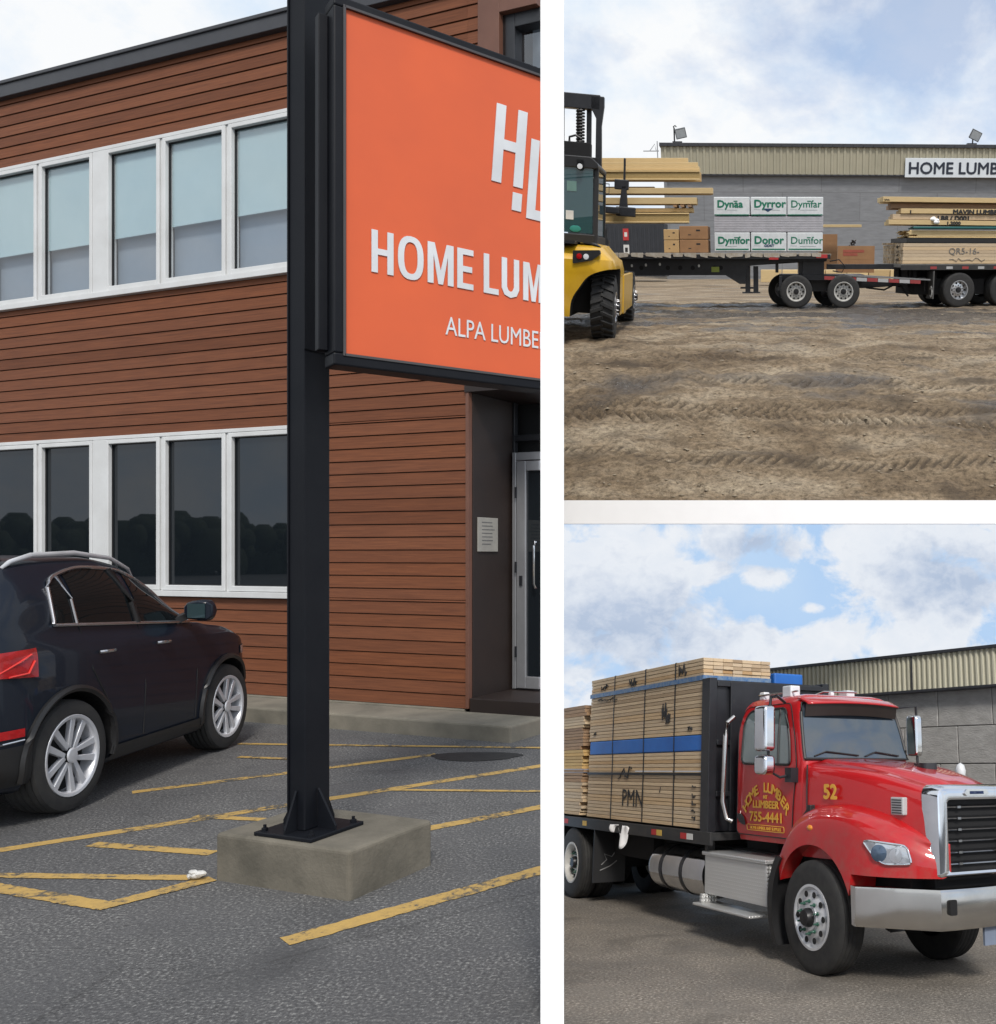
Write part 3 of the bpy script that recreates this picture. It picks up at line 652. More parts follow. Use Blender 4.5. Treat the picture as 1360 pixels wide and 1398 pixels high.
def fl(u, fn0, fn1, x0, x1, off=.006): return lambda a, b_: flank(x0 + (x1 - x0) * a, fn0(x0 + (x1 - x0) * a) * (1 - b_) + fn1(x0 + (x1 - x0) * a) * b_, off)
wt = [(.0, 1.22), (.01, 1.36), (.04, 1.44), (.14, 1.5), (.45, 1.55), (.8, 1.53), (1.05, 1.46), (1.3, 1.33), (1.56, 1.12)]
wb0 = lambda x: 1.195 - .055 * x
for x0, x1 in ((.0, .2), (.23, .82), (.9, 1.53)):
    f = MB(); f.grid(fl(0, wb0, lambda x: max(interp(wt, x) - .012, wb0(x) + .004), x0, x1, .007), 24, 6); f.build('side_window', cglass, car, smooth=60)
f = MB()
top = [flank(x, interp(wt, x), .012) for x in [1.56 * i / 50 for i in range(51)]]; bot = [flank(x, wb0(x), .012) for x in [1.56 - 1.56 * i / 40 for i in range(41)]]
f.tube([flank(-.005, 1.2, .012)] + top, .013, 6); f.tube(bot, .011, 6)
f.tube([flank(.215, wb0(.2), .012), flank(.2, 1.35, .012), flank(.16, 1.5, .012)], .01, 6)
f.build('window_trim', mat('satin_trim', (.5, .5, .52), None, 4, .25, .9), car, smooth=60)
f = MB(); f.tube([flank(.87, 1.15, .008), flank(.84, 1.3, .008), flank(.74, 1.53, .008)], .026, 6); f.build('door_pillar', cplast, car, smooth=60)
rail = mat('silver_rail', (.55, .56, .58), None, 6, .25, .25)
carw = mat('car_alloy', (.62, .63, .66), (.56, .57, .6), 12, .3, .35)
f = MB(); f.tube([(-.18, YC - .66, 1.55), (-.12, YC - .67, 1.59), (.05, YC - .675, 1.63), (.45, YC - .68, 1.645), (.85, YC - .67, 1.61), (1.08, YC - .66, 1.53), (1.18, YC - .64, 1.45)], [.01, .015, .017, .017, .015, .012, .006], 8); f.build('roof_rail', rail, car, smooth=60)
f = MB(); f.tube([(-.18, YC + .66, 1.55), (.05, YC + .675, 1.63), (.45, YC + .68, 1.645), (.85, YC + .67, 1.61), (1.18, YC + .64, 1.45)], .02, 8); f.build('roof_rail', rail, car, smooth=60)
# rear glass, spoiler, lamps
def rz(x, y): return interp(ZT, x) - .02 * abs(y) ** 2
f = MB(); f.grid(lambda a, b_: ((-.6 + .26 * b_) - .012, YC + (-.56 + 1.12 * a) * (1 - .05 * b_), interp(ZT, -.6 + .26 * b_) + .004), 10, 8); f.build('rear_window', glass_pane('rear_glass', gloss=.35, dark=(.02, .025, .03)), car, smooth=60)
f = MB(); f.loft([[(x_, YC + s_ * .64, z_) for x_, z_ in ((-.12, 1.605), (-.24, 1.595), (-.42, 1.55), (-.42, 1.525), (-.24, 1.54))] for s_ in (-1, -.5, 0, .5, 1)], True, True); f.build('spoiler', carp, car, smooth=40, bevel=.01)
def tail(u, v):
    x = -.6 + .38 * u; z0 = .9 + .0 * u + .01 * (1 - u); z1 = 1.075 - .0 * u; return flank(x, z0 + (z1 - z0) * v - (.05 * (1 - v) * (1 - u)) * .0 + .035 * (1 - u) * (v - .5) * -1, .012)
f = MB(); f.grid(tail, 16, 8); f.box(-.645, -.61, YC - .66, YC - .22, .93, 1.05); t_ = f.build('tail_lamp', redl, car, smooth=50)
f = MB(); f.box(-.65, -.646, YC - .6, YC - .25, .985, .995); f.tube([flank(-.5, .93, .016), flank(-.36, 1.0, .016), flank(-.27, 1.04, .016)], .006, 6); f.tube([flank(-.42, .92, .016), flank(-.3, .93, .016), flank(-.25, 1.0, .016)], .006, 6); f.build('lamp_bar', mat('bright_red', (.75, .05, .04), None, 4, .2), t_)
f = MB(); f.box(-.645, -.61, YC + .22, YC + .66, .93, 1.05); f.build('tail_lamp', redl, car)
f = MB(); f.grid(lambda u, v: flank(-.6 + .28 * u, .56 + .05 * v, .008), 10, 3); f.box(-.64, -.615, YC - .64, YC - .3, .56, .61); f.build('bumper_reflector', redl, car, smooth=50)
f = MB(); f.tube([flank(-.58, .535, .004), flank(-.45, .535, .004), flank(-.32, .54, .004)], .006, 6); f.build('chrome_strip', chrome, car)
f = MB(); f.grid(lambda u, v: flank(-.6 + .34 * u, .27 + .24 * v, .005), 14, 6); f.box(-.635, -.61, YC - .7, YC + .7, .3, .52); f.build('rear_bumper', cplast, car, smooth=50)
f = MB(); f.prism(fillet([(-.66, .34), (-.2, .34), (-.3, .46), (-.6, .46)], .03), 'x', -.67, -.6) ; f.X = Matrix.Identity(4)
f = MB(); f.prism(fillet([(YC - .7, .33), (YC - .28, .33), (YC - .34, .43), (YC - .66, .43)], .03), 'x', -.655, -.6); f.build('exhaust_trim', chrome, car, bevel=.006)
f = MB(); f.prism(fillet([(YC - .64, .35), (YC - .33, .35), (YC - .38, .41), (YC - .62, .41)], .02), 'x', -.66, -.64); f.build('exhaust_pipe', dark_void, car)
# arch mouldings, sill, doors, handles, mirror
for cx in (.1, 2.06):
    f = MB(); pts = []
    for i in range(29):
        a = R(-10 + 200 * i / 28); x = cx + .425 * math.cos(a); z = max(.36 + .425 * math.sin(a), .27)
        if x < 2.6: pts.append(flank(max(min(x, 2.6), -.58), z, .004))
    f.tube(pts, .024, 6); f.build('arch_moulding', cplast, car, smooth=50)
f = MB(); f.grid(lambda u, v: flank(.5 + 1.18 * u, .24 + .1 * v, .016), 12, 4); f.build('sill', cplast, car, smooth=50)
f = MB()
for pts in ([(.5, .36), (.48, .62), (.3, .88), (.24, 1.17)], [(1.55, .36), (1.57, .7), (1.58, 1.08)], [(.86, .36), (.88, .7), (.88, 1.13)]): f.tube([flank(x, z, .001) for x, z in pts], .0055, 5)
f.build('door_seam', dark_void, car)
for x in (.36, 1.02):
    f = MB(); f.tube([flank(x, .99, .01), flank(x + .03, .992, .03), flank(x + .13, .99, .03), flank(x + .16, .987, .01)], .011, 6); f.build('door_handle', mat('chrome_handle', (.6, .6, .62), None, 5, .15, .9), car, smooth=50)
f = MB(); f.loft([[(1.47 + a_ * k, -.16 + .0 * k + (.24 - w_) , 1.2 + b_ * k) for a_, b_ in ((-.05, -.07), (.03, -.08), (.08, 0), (.03, .08), (-.05, .07))] for w_, k in ((.02, .4), (.06, .9), (.14, 1.05), (.21, 1), (.24, .6))], True, True)
mo = f.build('mirror', carp, car, smooth=40, bevel=.01)
f = MB(); f.bar(flank(1.4, 1.12, -.02), (1.47, .05, 1.16), .06, .05); f.build('mirror_arm', cplast, car)
f = MB(); f.box(1.405, 1.415, -.12, .01, 1.145, 1.255) ; f.build('mirror_glass', mat('mirror_glass', (.05, .085, .095), None, 4, .08, .4), mo)
# front lamp, grille, wheels
f = MB(); f.grid(lambda u, v: flank(2.3 + .3 * u, .78 + .07 * v, .008), 8, 4); f.build('headlight', mat('lamp_glass', (.5, .52, .55), None, 5, .1, .3, coat=1), car, smooth=50)
for x, y, turn in ((.1, .0, 0), (2.06, .0, 0), (.1, 1.84, 180), (2.06, 1.84, 180)):
    wheel(car, tr(x, y + (.015 if not turn else -.015), .36) @ rot('Z', turn), .355, .23, .255, 'car', metal=carw)
# ================================================================ the red truck
NUT = NUTG
W = 1.75; VC = W / 2
td = Vector((.52992, -.84805, 0)); tn = Vector((.84805, .52992, 0))
TM = LOT @ frame((.3003, 9.7446, 0), td, tn)         # x forward (0 at the front axle), y from the near flank to the far one, z up
truck = thing('flatbed_truck', 'red flatbed truck with chrome grille carrying strapped lumber behind its cab', 'truck', TM)
red = mat('truck_red', (.46, .009, .012), (.41, .008, .011), 2, .38, 0, 0, coat=1, spec=.25)
rn = red.node_tree; rb = rn.nodes['Principled BSDF']; old = rb.inputs['Base Color'].links[0].from_socket
tcv = coords(rn); sz = N(rn, 'ShaderNodeSeparateXYZ'); rn.links.new(tcv, sz.inputs[0])
low = N(rn, 'ShaderNodeMapRange'); low.inputs['From Min'].default_value = 1.75; low.inputs['From Max'].default_value = .95; low.inputs['To Max'].default_value = .42; rn.links.new(sz.outputs['Z'], low.inputs['Value'])
dn = noise_tex(rn, tcv, 7, 7, .7); dm = N(rn, 'ShaderNodeMath', operation='MULTIPLY'); rn.links.new(low.outputs[0], dm.inputs[0]); rn.links.new(ramp(rn, dn, [(.42, 0), (.7, 1)]), dm.inputs[1])
rn.links.new(mixc(rn, dm.outputs[0], old, (.16, .12, .09)), rb.inputs['Base Color'])         # road dust low down
steel = mat('polished_steel', (.62, .6, .57), (.5, .485, .46), 2.4, .17, 1, .03, 14)
gold = mat('gold_lettering', (.72, .38, .05), None, 4, .5)
deckm = mat('deck_steel', (.02, .021, .023), (.035, .033, .031), 7, .6, 0, .2, 50)
frost = glass_pane('cab_glass', (.62, .72, .74), .16)
chrome_rim = mat('polished_rim', (.62, .63, .65), (.56, .57, .6), 9, .25, .4)
white_rim = mat('white_rim', (.5, .49, .47), (.4, .39, .36), 7, .5, 0)
m, nt, b, out = nodes('tread_plate'); vec = coords(nt, (1, 1, 1)); vo = N(nt, 'ShaderNodeTexVoronoi', Scale=26, Randomness=0.); nt.links.new(vec, vo.inputs['Vector'])
b.inputs['Base Color'].default_value = (.62, .62, .61, 1); b.inputs['Metallic'].default_value = .55; b.inputs['Roughness'].default_value = .34
bumpn(nt, b, ramp(nt, vo.outputs['Distance'], [(.2, 1), (.5, 0)]), 1, .014); tread_plate = m
def mir(y): return W - y
# --- cab: rings of horizontal sections from floor to roof
CH = [(1.14, -1.80, -.42, .2, 0), (1.3, -1.82, -.40, .18, 0), (1.7, -1.83, -.38, .17, .0), (1.97, -1.83, -.37, .175, .02), (2.05, -1.83, -.40, .18, .05), (2.3, -1.82, -.47, .2, .075), (2.5, -1.81, -.53, .225, .075), (2.6, -1.79, -.56, .25, .06), (2.68, -1.72, -.6, .3, .04), (2.72, -1.6, -.68, .4, .02), (2.735, -1.4, -.85, .55, 0)]
def chv(z, k): return interp([(r_[0], r_[k]) for r_ in CH], z)
def cab_ring(z, off=0):
    u0, u1, v0, bl_ = [chv(z, k) for k in (1, 2, 3, 4)]; v1 = W - v0; pts = []
    base = fillet([(u0, v0), (u1, v0), (u1, v1), (u0, v1)], [.1, .07, .07, .1], 6)
    for u, v in base:
        if u > u1 - .1:
            t = (v - VC) / (v1 - VC); u += bl_ * (1 - t * t) * min(1, (u - (u1 - .1)) / .06)
        pts.append((u, v, z))
    return pts
f = MB(); zs = [1.14 + .05 * i for i in range(30)] + [2.62, 2.65, 2.68, 2.7, 2.72, 2.73, 2.735]
f.loft([cab_ring(z) for z in zs if z <= 2.6 or True], True, True); cab = f.build('cab', red, truck, smooth=45)
# side windows and door
def near(u, z, off): return (u, chv(z, 3) - off, z)
def far(u, z, off): return (u, W - chv(z, 3) + off, z)
win = fillet([(-1.66, 1.98), (-.62, 1.96), (-.66, 2.25), (-.8, 2.57), (-1.56, 2.57), (-1.66, 2.45)], [.08, .06, .1, .08, .08, .08], 4)
def panel(mb, poly, side, off, mi=0):
    c_ = (sum(p[0] for p in poly) / len(poly), sum(p[1] for p in poly) / len(poly)); n_ = len(poly)
    ring = lambda k: [side(c_[0] + (p[0] - c_[0]) * k, c_[1] + (p[1] - c_[1]) * k, off) for p in poly]
    vs = [side(*c_, off)]; fs = []
    for k in (.34, .67, 1.0): vs += ring(k)
    for i in range(n_):
        j = (i + 1) % n_; fs.append((0, 1 + i, 1 + j))
        for r_ in range(2): fs.append((1 + r_ * n_ + i, 1 + (r_ + 1) * n_ + i, 1 + (r_ + 1) * n_ + j, 1 + r_ * n_ + j))
    mb.add(vs, fs, mi)
rubber_seal = mat('rubber_seal', (.015, .015, .016), None, 5, .5)
seatm = mat('cab_interior', (.05, .055, .06), (.03, .032, .036), 4, .8)
sideglass = glass_pane('side_glass', gloss=.2, dark=(.15, .19, .19))
windglass = glass_pane('wind_glass', gloss=.13, dark=(.035, .05, .065))
for side in (near, far):
    f = MB(); dpoly = fillet([(-1.78, 1.2), (-.62, 1.2), (-.56, 1.6), (-.5, 1.95), (-.56, 2.25), (-.72, 2.62), (-1.68, 2.62), (-1.78, 2.4)], [.06, .06, .1, .05, .1, .08, .1, .1], 4)
    panel(f, dpoly, side, .008); dro = f.build('door', red, truck, smooth=60)
    f = MB(); f.tube([side(u, z, .008) for u, z in dpoly + dpoly[:1]], .006, 5); f.build('door_seam', rubber_seal, dro)
    f = MB(); panel(f, win, side, .014); f.build('door_window', sideglass, dro, smooth=60)
    f = MB(); f.tube([side(u, z, .014) for u, z in win + win[:1]], .014, 6); f.tube([side(-.86, 1.98, .018), side(-.88, 2.3, .018), side(-.9, 2.56, .018)], .012, 6); f.build('window_seal', rubber_seal, dro, smooth=50)
    f = MB(); panel(f, fillet([(-1.76, 1.42), (-1.66, 1.43), (-1.58, 1.38), (-1.56, 1.3), (-1.66, 1.31), (-1.74, 1.36)], .03), side, .018); f.build('door_handle', black, dro)
def arc_text(mb, txt, cx, cz, rad, a0, a1, size, sx):
    n_ = len(txt)
    for k, ch_ in enumerate(txt):
        if ch_ == ' ': continue
        a = R(a0 + (a1 - a0) * k / (n_ - 1)); x = cx + rad * math.sin(a); z = cz + rad * math.cos(a)
        M = frame((x, chv(z, 3) - .016, z), (math.cos(a), 0, -math.sin(a)), (math.sin(a), 0, math.cos(a)))
        mb.text(ch_, size, M, sx, .003, .004, align='CENTER')
def flat_text(mb, txt, x, z, size, sx, bold=.004, y=None, align='CENTER', yaw=0):
    mb.text(txt, size, frame((x, (chv(z, 3) - .016) if y is None else y, z), (1, 0, 0), (0, 0, 1)), sx, .003, bold, align=align)
neardoor = [o for o in truck.children if o.name.startswith('door')][0]
f = MB(); arc_text(f, 'HOME LUMBER', -1.12, 1.17, .5, -52, 52, .105, 1.2)
flat_text(f, 'LLIMBEER', -1.12, 1.5, .08, 1.2); flat_text(f, '755-4441', -1.12, 1.355, .105, 1.3); flat_text(f, 'HT', -1.12, 1.6, .035, 1.3)
f.tube([near(u, z, .016) for u, z in fillet([(-1.53, 1.255), (-.75, 1.255), (-.75, 1.315), (-1.53, 1.315)], .015, 2)] + [near(-1.525, 1.256, .016)], .004, 4)
flat_text(f, 'HOME LUMBER AND SUPPLIES', -1.14, 1.268, .034, 1.05, .001)
f.build('lettering', gold, neardoor)
# windscreen, visor, wipers
def wsp(a, b_, off=.01):
    z = 2.02 + .59 * b_; u1, v0, bl_ = chv(z, 2), chv(z, 3), chv(z, 4); v = (v0 + .012) + (W - 2 * v0 - .024) * a; t = (v - VC) / (VC - v0)
    return (u1 + bl_ * (1 - t * t) + off, v, z)
f = MB(); f.grid(wsp, 20, 8); f.build('windscreen', windglass, truck, smooth=60)
f = MB(); f.tube([wsp(a / 20, 0, .012) for a in range(21)] + [wsp(1, b_ / 6, .012) for b_ in range(1, 7)] + [wsp(1 - a / 20, 1, .012) for a in range(1, 21)] + [wsp(0, 1 - b_ / 6, .012) for b_ in range(1, 7)], .016, 6); f.build('windscreen_seal', rubber_seal, truck, smooth=50)
def vis(a, b_): 
    v = .26 + (W - .52) * a; t = (v - VC) / (VC - .26); u0 = -.62 + .05 * (1 - t * t); return (u0 + (.06 + .19 * (1 - .25 * t * t)) * b_, v, 2.695 - .02 * t * t - .04 * b_ - .035 * b_ * b_)
f = MB(); f.grid(vis, 20, 6); vo_ = f.build('sun_visor', red, truck, smooth=60)
so_ = vo_.modifiers.new('thick', 'SOLIDIFY'); so_.thickness = .014
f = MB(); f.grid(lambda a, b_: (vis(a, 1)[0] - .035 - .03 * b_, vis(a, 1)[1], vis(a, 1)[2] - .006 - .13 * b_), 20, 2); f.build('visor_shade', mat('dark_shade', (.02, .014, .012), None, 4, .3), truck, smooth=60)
for a0, a1, b1 in ((.08, .48, .05), (.55, .9, .05)): f = MB(); f.tube([wsp(a0, b1, .02), wsp(a0 + .1, b1 + .08, .03), wsp(a1, b1 + .015, .025)], .009, 5); f.build('wiper', rubber_seal, truck)
# cab roof lamps
lampw = mat('white_lamp', (.7, .72, .74), None, 5, .25, 0, coat=1)
for u, v, s_ in ((-1.55, .4, .8), (-1.0, .42, 1.3), (-1.15, 1.3, 1.2), (-.9, .9, .5)):
    f = MB(); f.box(u - .07 * s_, u + .07 * s_, v - .05 * s_, v + .05 * s_, 2.7, 2.74 + .07 * s_); f.build('roof_lamp', lampw, truck, bevel=.015)
f = MB(); f.tube([(-1.6, .36, 2.755), (-.8, .38, 2.76)], .012, 6); f.tube([(-1.3, .9, 2.75), (-1.05, .9, 2.79), (-.95, 1.3, 2.79)], .012, 6); f.build('roof_rail', steel, truck)
# --- hood: lofted from the cowl to the grille
HD = [(-.4, .18, 2.02, 1.985), (-.2, .185, 2.0, 1.96), (.2, .215, 1.97, 1.93), (.6, .27, 1.925, 1.88), (.95, .34, 1.86, 1.805), (1.18, .395, 1.8, 1.745), (1.27, .42, 1.765, 1.71)]
def hsec(u):
    v0, zc, ze = [interp([(h[0], h[k]) for h in HD], u) for k in (1, 2, 3)]
    half = [(v0 - .02, 1.05), (v0 - .012, 1.45), (v0, ze - .12), (v0 + .025, ze - .035), (v0 + .08, ze), (v0 + .2, ze + .015), (v0 + .27, zc + .005), (VC - .1, zc + .012), (VC, zc + .014)]
    h2 = crsp(half, 3); return [(u, v, z) for v, z in h2] + [(u, W - v, z) for v, z in h2[-2::-1]]
f = MB(); f.loft([hsec(-.4 + 1.67 * i / 26) for i in range(27)], False, False)
f.add([hsec(1.27)[i] for i in range(len(hsec(1.27)))], [tuple(range(len(hsec(1.27))))]); f.build('hood', red, truck, smooth=50)
hv = lambda u, z: interp([(h[0], h[1]) for h in HD], u) - .016
f = MB(); f.tube([(-.3, hv(-.3, 1) - .0, 1.96), (-.31, hv(-.3, 1) - .0, 1.7), (-.31, hv(-.3, 1) - .0, 1.4)], .008, 5); f.build('hood_seam', rubber_seal, truck)
f = MB(); f.bar((-.42, .14, 1.36), (-.22, .14, 1.52), .03, .05); f.box(-.24, -.18, .12, .2, 1.48, 1.56); f.build('hood_latch', rubber_seal, truck, bevel=.008)
f = MB(); flat_text(f, '52', -.02, 1.63, .14, 1.25, .008, hv(0, 1.6) - .012, 'LEFT'); f.build('lettering', gold, truck)
f = MB(); f.box(.88, 1.06, hv(.97, 1) - .02, hv(.97, 1) + .04, 1.5, 1.66); ve = f.build('hood_vent', mat('grey_vent', (.45, .46, .46), None, 5, .4), truck, bevel=.01)
f = MB()
for k in range(6): f.box(.9, 1.04, hv(.97, 1) - .024, hv(.97, 1) - .019, 1.515 + k * .023, 1.525 + k * .023)
f.build('slot', black, ve)
f = MB(); f.prism(fillet([(.5, .9), (.72, .86), (.78, 1.0), (.56, 1.06)], .05), 'z', 1.9, 1.972); f.build('hood_scoop', black, truck)
# --- fenders
FT = [(-.66, 1.12), (-.6, 1.2), (-.42, 1.37), (-.2, 1.475), (.05, 1.53), (.3, 1.54), (.6, 1.51), (.9, 1.44), (1.15, 1.34), (1.3, 1.26), (1.42, 1.2)]
FV = [(-.66, .03), (-.3, 0), (.55, 0), (.8, .03), (1.0, .1), (1.15, .19), (1.3, .32), (1.4, .46)]
def arch(u): return .52 + math.sqrt(max(.67 ** 2 - u * u, 0)) if abs(u) < .62 else (.97 + .0 * u if u > 0 else 1.0)
def fen(u, sgn):
    zt, vo_ = interp(FT, u), interp(FV, u); zl = min(arch(u), zt - .03); vi = max(interp([(h[0], h[1]) for h in HD], u) + .03, vo_ + .1)
    k = [(vi, zt + .05), (vo_ + (vi - vo_) * .5, zt + .02), (vo_ + .07, zt - .03), (vo_ + .015, zt - .1 if zt - .1 > zl else (zt + zl) / 2), (vo_, (zt - .1 + zl) / 2 if zt - .1 > zl else (zt + 3 * zl) / 4), (vo_, zl), (vo_ + .05, zl + .01), (vi, zl + .02)]
    return [(u, v if sgn else W - v, z) for v, z in crsp(k[:6], 4) + k[6:]]
for sgn in (1, 0):
    f = MB(); f.loft([fen(-.64 + 2.04 * i / 60, sgn) for i in range(61)], False, True); f.build('fender', red, truck, smooth=40)
    f = MB(); wc = []
    for i in range(17):
        a = R(140 + 72 * i / 16); u, z = .72 * math.cos(a), .56 + .72 * math.sin(a); y = .0 if sgn else W
        s_ = 1 if sgn else -1; wc.append([(u, y - .005 * s_, z), (u - .09, y - .005 * s_, z + .02), (u - .09, y + .3 * s_, z + .02), (u, y + .3 * s_, z)])
    f.loft(wc, True, True); f.build('splash_guard', cplast, truck, smooth=30)
def fs(u, z, off=.01):
    P = fen(u, 1)
    for p, q in zip(P[6:], P[7:]):
        if q[2] <= z <= p[2]: return (u, p[1] + (q[1] - p[1]) * (p[2] - z) / (p[2] - q[2] + 1e-9) - off, z)
    return (u, P[16][1] - off, z)
hl = fillet([(.82, 1.27), (.88, 1.28), (1.19, 1.245), (1.24, 1.09), (1.02, 1.08), (.91, 1.165)], [.02, .03, .04, .04, .05, .04], 3)
def fsx(u, z, off): p = fs(u, z, off); return (p[0] + off * .6, p[1], p[2])
f = MB(); panel(f, hl, fsx, .014); ho = f.build('headlight', mat('lamp_housing', (.62, .64, .67), (.3, .31, .33), 7, .1, .9, coat=1), truck, smooth=60)
f = MB(); f.tube([fsx(u, z, .016) for u, z in hl + hl[:1]], .011, 6); f.build('lamp_rim', chrome, ho, smooth=60)
c_ = Vector(fsx(.98, 1.175, .012)); ax = Vector((.55, -.83, 0))
f = MB(); f.lathe([(.075, -.02), (.075, .012), (.06, .02), (.03, .03), (.001, .034)], c_, ax, 24); f.build('lens', mat('lamp_lens', (.06, .1, .16), None, 5, .03, .3, coat=1), ho, smooth=50)
c_ = Vector(fsx(1.12, 1.16, .012))
f = MB(); f.lathe([(.06, -.02), (.06, .01), (.001, .016)], c_, ax, 20); f.build('reflector', chrome, ho, smooth=50)
f = MB(); panel(f, hl, lambda u, z, off: (fs(u, z, off)[0] - off * .6, W - fs(u, z, off)[1], z), .014); f.build('headlight', chrome, truck)
f = MB(); f.ball((-.02, .015, 1.35), .06, .03, .03, 10); ml = f.build('marker_lamp', mat('amber_lens', (.75, .25, .02), None, 5, .15, coat=1), truck, smooth=60)
# --- grille and bumper
gr = MB()
def gring(v0, v1, z0, z1, u, r_): return [(u, v, z) for v, z in fillet([(v0, z0), (v1, z0), (v1, z1), (v0, z1)], [.03, .03, r_, r_], 5)]
gr.loft([gring(.40, W - .40, .97, 1.775, 1.22, .1), gring(.405, W - .405, .97, 1.775, 1.33, .1), gring(.43, W - .43, .98, 1.755, 1.4, .09), gring(.47, W - .47, 1.0, 1.72, 1.42, .07), gring(.53, W - .53, 1.02, 1.645, 1.41, .05), gring(.54, W - .54, 1.03, 1.635, 1.34, .05)], True, False)
go = gr.build('grille_surround', chrome, truck, smooth=40)
f = MB(); f.box(1.3, 1.345, .5, W - .5, .95, 1.68); f.build('grille_core', dark_void, truck)
f = MB()
for k in range(6):
    z = 1.09 + k * .098; f.loft([[(1.35, v, z - .012), (1.39, v, z - .008), (1.4, v, z + .004), (1.35, v, z + .02)] for v in (.545, W - .545)], True, True)
    f.box(1.385, 1.405, .66, .7, z - .012, z + .008)
f.build('grille_bar', mat('grey_chrome', (.4, .41, .43), None, 4, .15, 1), truck, smooth=30)
f = MB(); f.prism(fillet([(VC - .12, 1.675), (VC + .12, 1.675), (VC + .15, 1.7), (VC + .12, 1.735), (VC - .12, 1.735), (VC - .15, 1.7)], .01), 'x', 1.4, 1.435); eo = f.build('emblem', chrome, truck)
f = MB(); f.text('FREIGHTLINER', .026, frame((1.438, VC, 1.692), (0, 1, 0), (0, 0, 1)), .72, .003, .001, align='CENTER'); f.build('lettering', mat('blue_ink', (.02, .04, .12)), eo)
path = [(.74, -.02), (1.05, .215), (1.36, .45), (1.38, .6), (1.39, VC)]
path = path + [(u, W - v) for u, v in path[-2::-1]]
f = MB(); f.loft([[(u - .05, v, .54), (u + .005, v, .53), (u + .02, v, .56), (u + .022, v, .84), (u + .008, v, .872), (u - .06, v, .88)] for u, v in path], True, True)
f.build('bumper', steel, truck, smooth=38)
f = MB(); f.prism(fillet([(.52, .66), (.6, .66), (.6, .79), (.52, .79)], .015, 2), 'x', 1.39, 1.418); f.build('tow_opening', dark_void, truck)
f = MB(); f.prism(fillet([(W - .52, .66), (W - .6, .66), (W - .6, .79), (W - .52, .79)], .015, 2), 'x', 1.39, 1.418); f.build('tow_opening', dark_void, truck)
f = MB(); f.box(1.3, 1.325, 1.0, 1.3, .36, .54); po = f.build('number_plate', mat('plate_blue', (.2, .24, .32), None, 5, .4), truck)
f = MB(); f.box(.5, 1.1, .35, W - .35, .55, .98); f.box(1.0, 1.25, .5, W - .5, .55, .98); f.box(-.9, .6, .35, W - .35, .5, 1.2); f.box(-.15, .15, .25, W - .25, .42, .62); f.build('engine_bay', dark_void, truck)
# --- mirrors, grab pipe
f = MB(); f.tube([(-.72, .16, 2.62), (-.6, -.02, 2.68), (-.62, -.08, 2.66), (-.64, -.1, 2.4), (-.64, -.1, 1.9), (-.6, .02, 1.83), (-.56, .16, 1.86)], .016, 6); f.box(-.6, -.48, .08, .19, 1.78, 1.93); f.build('mirror_arm', black, truck, smooth=50)
f = MB(); f.prism(fillet([(-.78, 2.1), (-.55, 2.1), (-.55, 2.57), (-.78, 2.57)], .05), 'y', -.2, -.06); f.build('mirror', chrome, truck, bevel=.03, seg=3, smooth=40)
f = MB(); f.prism(fillet([(-.78, 1.86), (-.55, 1.86), (-.55, 2.06), (-.78, 2.06)], .06), 'y', -.2, -.06); f.build('mirror', chrome, truck, bevel=.03, seg=3, smooth=40)
f = MB(); f.tube([(-.6, W - .16, 2.6), (-.5, W + .06, 2.62), (-.5, W + .06, 1.95), (-.5, W - .16, 1.92)], .016, 6); f.build('mirror_arm', black, truck, smooth=50)
f = MB(); f.prism(fillet([(-.62, 2.06), (-.44, 2.06), (-.44, 2.52), (-.62, 2.52)], .05), 'y', W + .0, W + .1); f.build('mirror', chrome, truck, bevel=.02, smooth=40)
f = MB(); f.tube([(-1.86, .17, 2.52), (-1.86, .08, 2.45), (-1.87, .06, 2.3), (-1.9, .06, 1.7), (-1.92, .06, 1.55), (-1.86, .09, 1.36), (-1.82, .14, 1.33)], .028, 10); f.build('grab_pipe', steel, truck, smooth=60)
# --- chassis, tanks, steps, deck
f = MB(); f.box(-9.2, .6, .45, .56, .78, 1.0); f.box(-9.2, .6, W - .56, W - .45, .78, 1.0)
for u in (-3, -4.6, -6.2, -7.4): f.box(u, u + .1, .45, W - .45, .8, .98)
f.box(-6.8, -6.5, .3, W - .3, .42, .64); f.box(-2.1, -1.4, .5, W - .5, .5, 1.1); f.build('chassis', dark_void, truck)
f = MB(); f.lathe([(.02, -3.98), (.25, -3.97), (.275, -3.94), (.28, -3.9), (.28, -2.5), (.26, -2.44), (.02, -2.43)], (0, .34, .68), (1, 0, 0), 40); tk = f.build('fuel_tank', chrome, truck, smooth=40)
for u in (-3.6, -3.02): f = MB(); f.lathe([(.284, u), (.289, u), (.289, u + .07), (.284, u + .07)], (0, .34, .68), (1, 0, 0), 40); f.build('tank_strap', black, tk, smooth=40)
f = MB(); f.box(-2.34, -.93, .06, .5, .5, .93); st = f.build('step_box', tread_plate, truck, bevel=.015)
f = MB(); f.box(-2.36, -.9, .03, .52, .932, .975); f.box(-2.42, -1.1, -.05, .25, .37, .4); f.prism([(-2.34, .4), (-2.28, .4), (-2.28, .5), (-2.34, .5)], 'y', .0, .2); f.build('tread', tread_plate, st, bevel=.008)
f = MB(); f.box(-2.42, -2.34, .1, .2, .38, 1.1); f.box(-9.4, -2.12, .03, W - .03, 1.1, 1.19); f.build('deck', deckm, truck, bevel=.006)
f = MB(); f.box(-9.4, -2.08, -.012, .03, 1.05, 1.2); f.box(-9.4, -2.08, W - .03, W + .012, 1.05, 1.2); rl = f.build('side_rail', deckm, truck, bevel=.006)
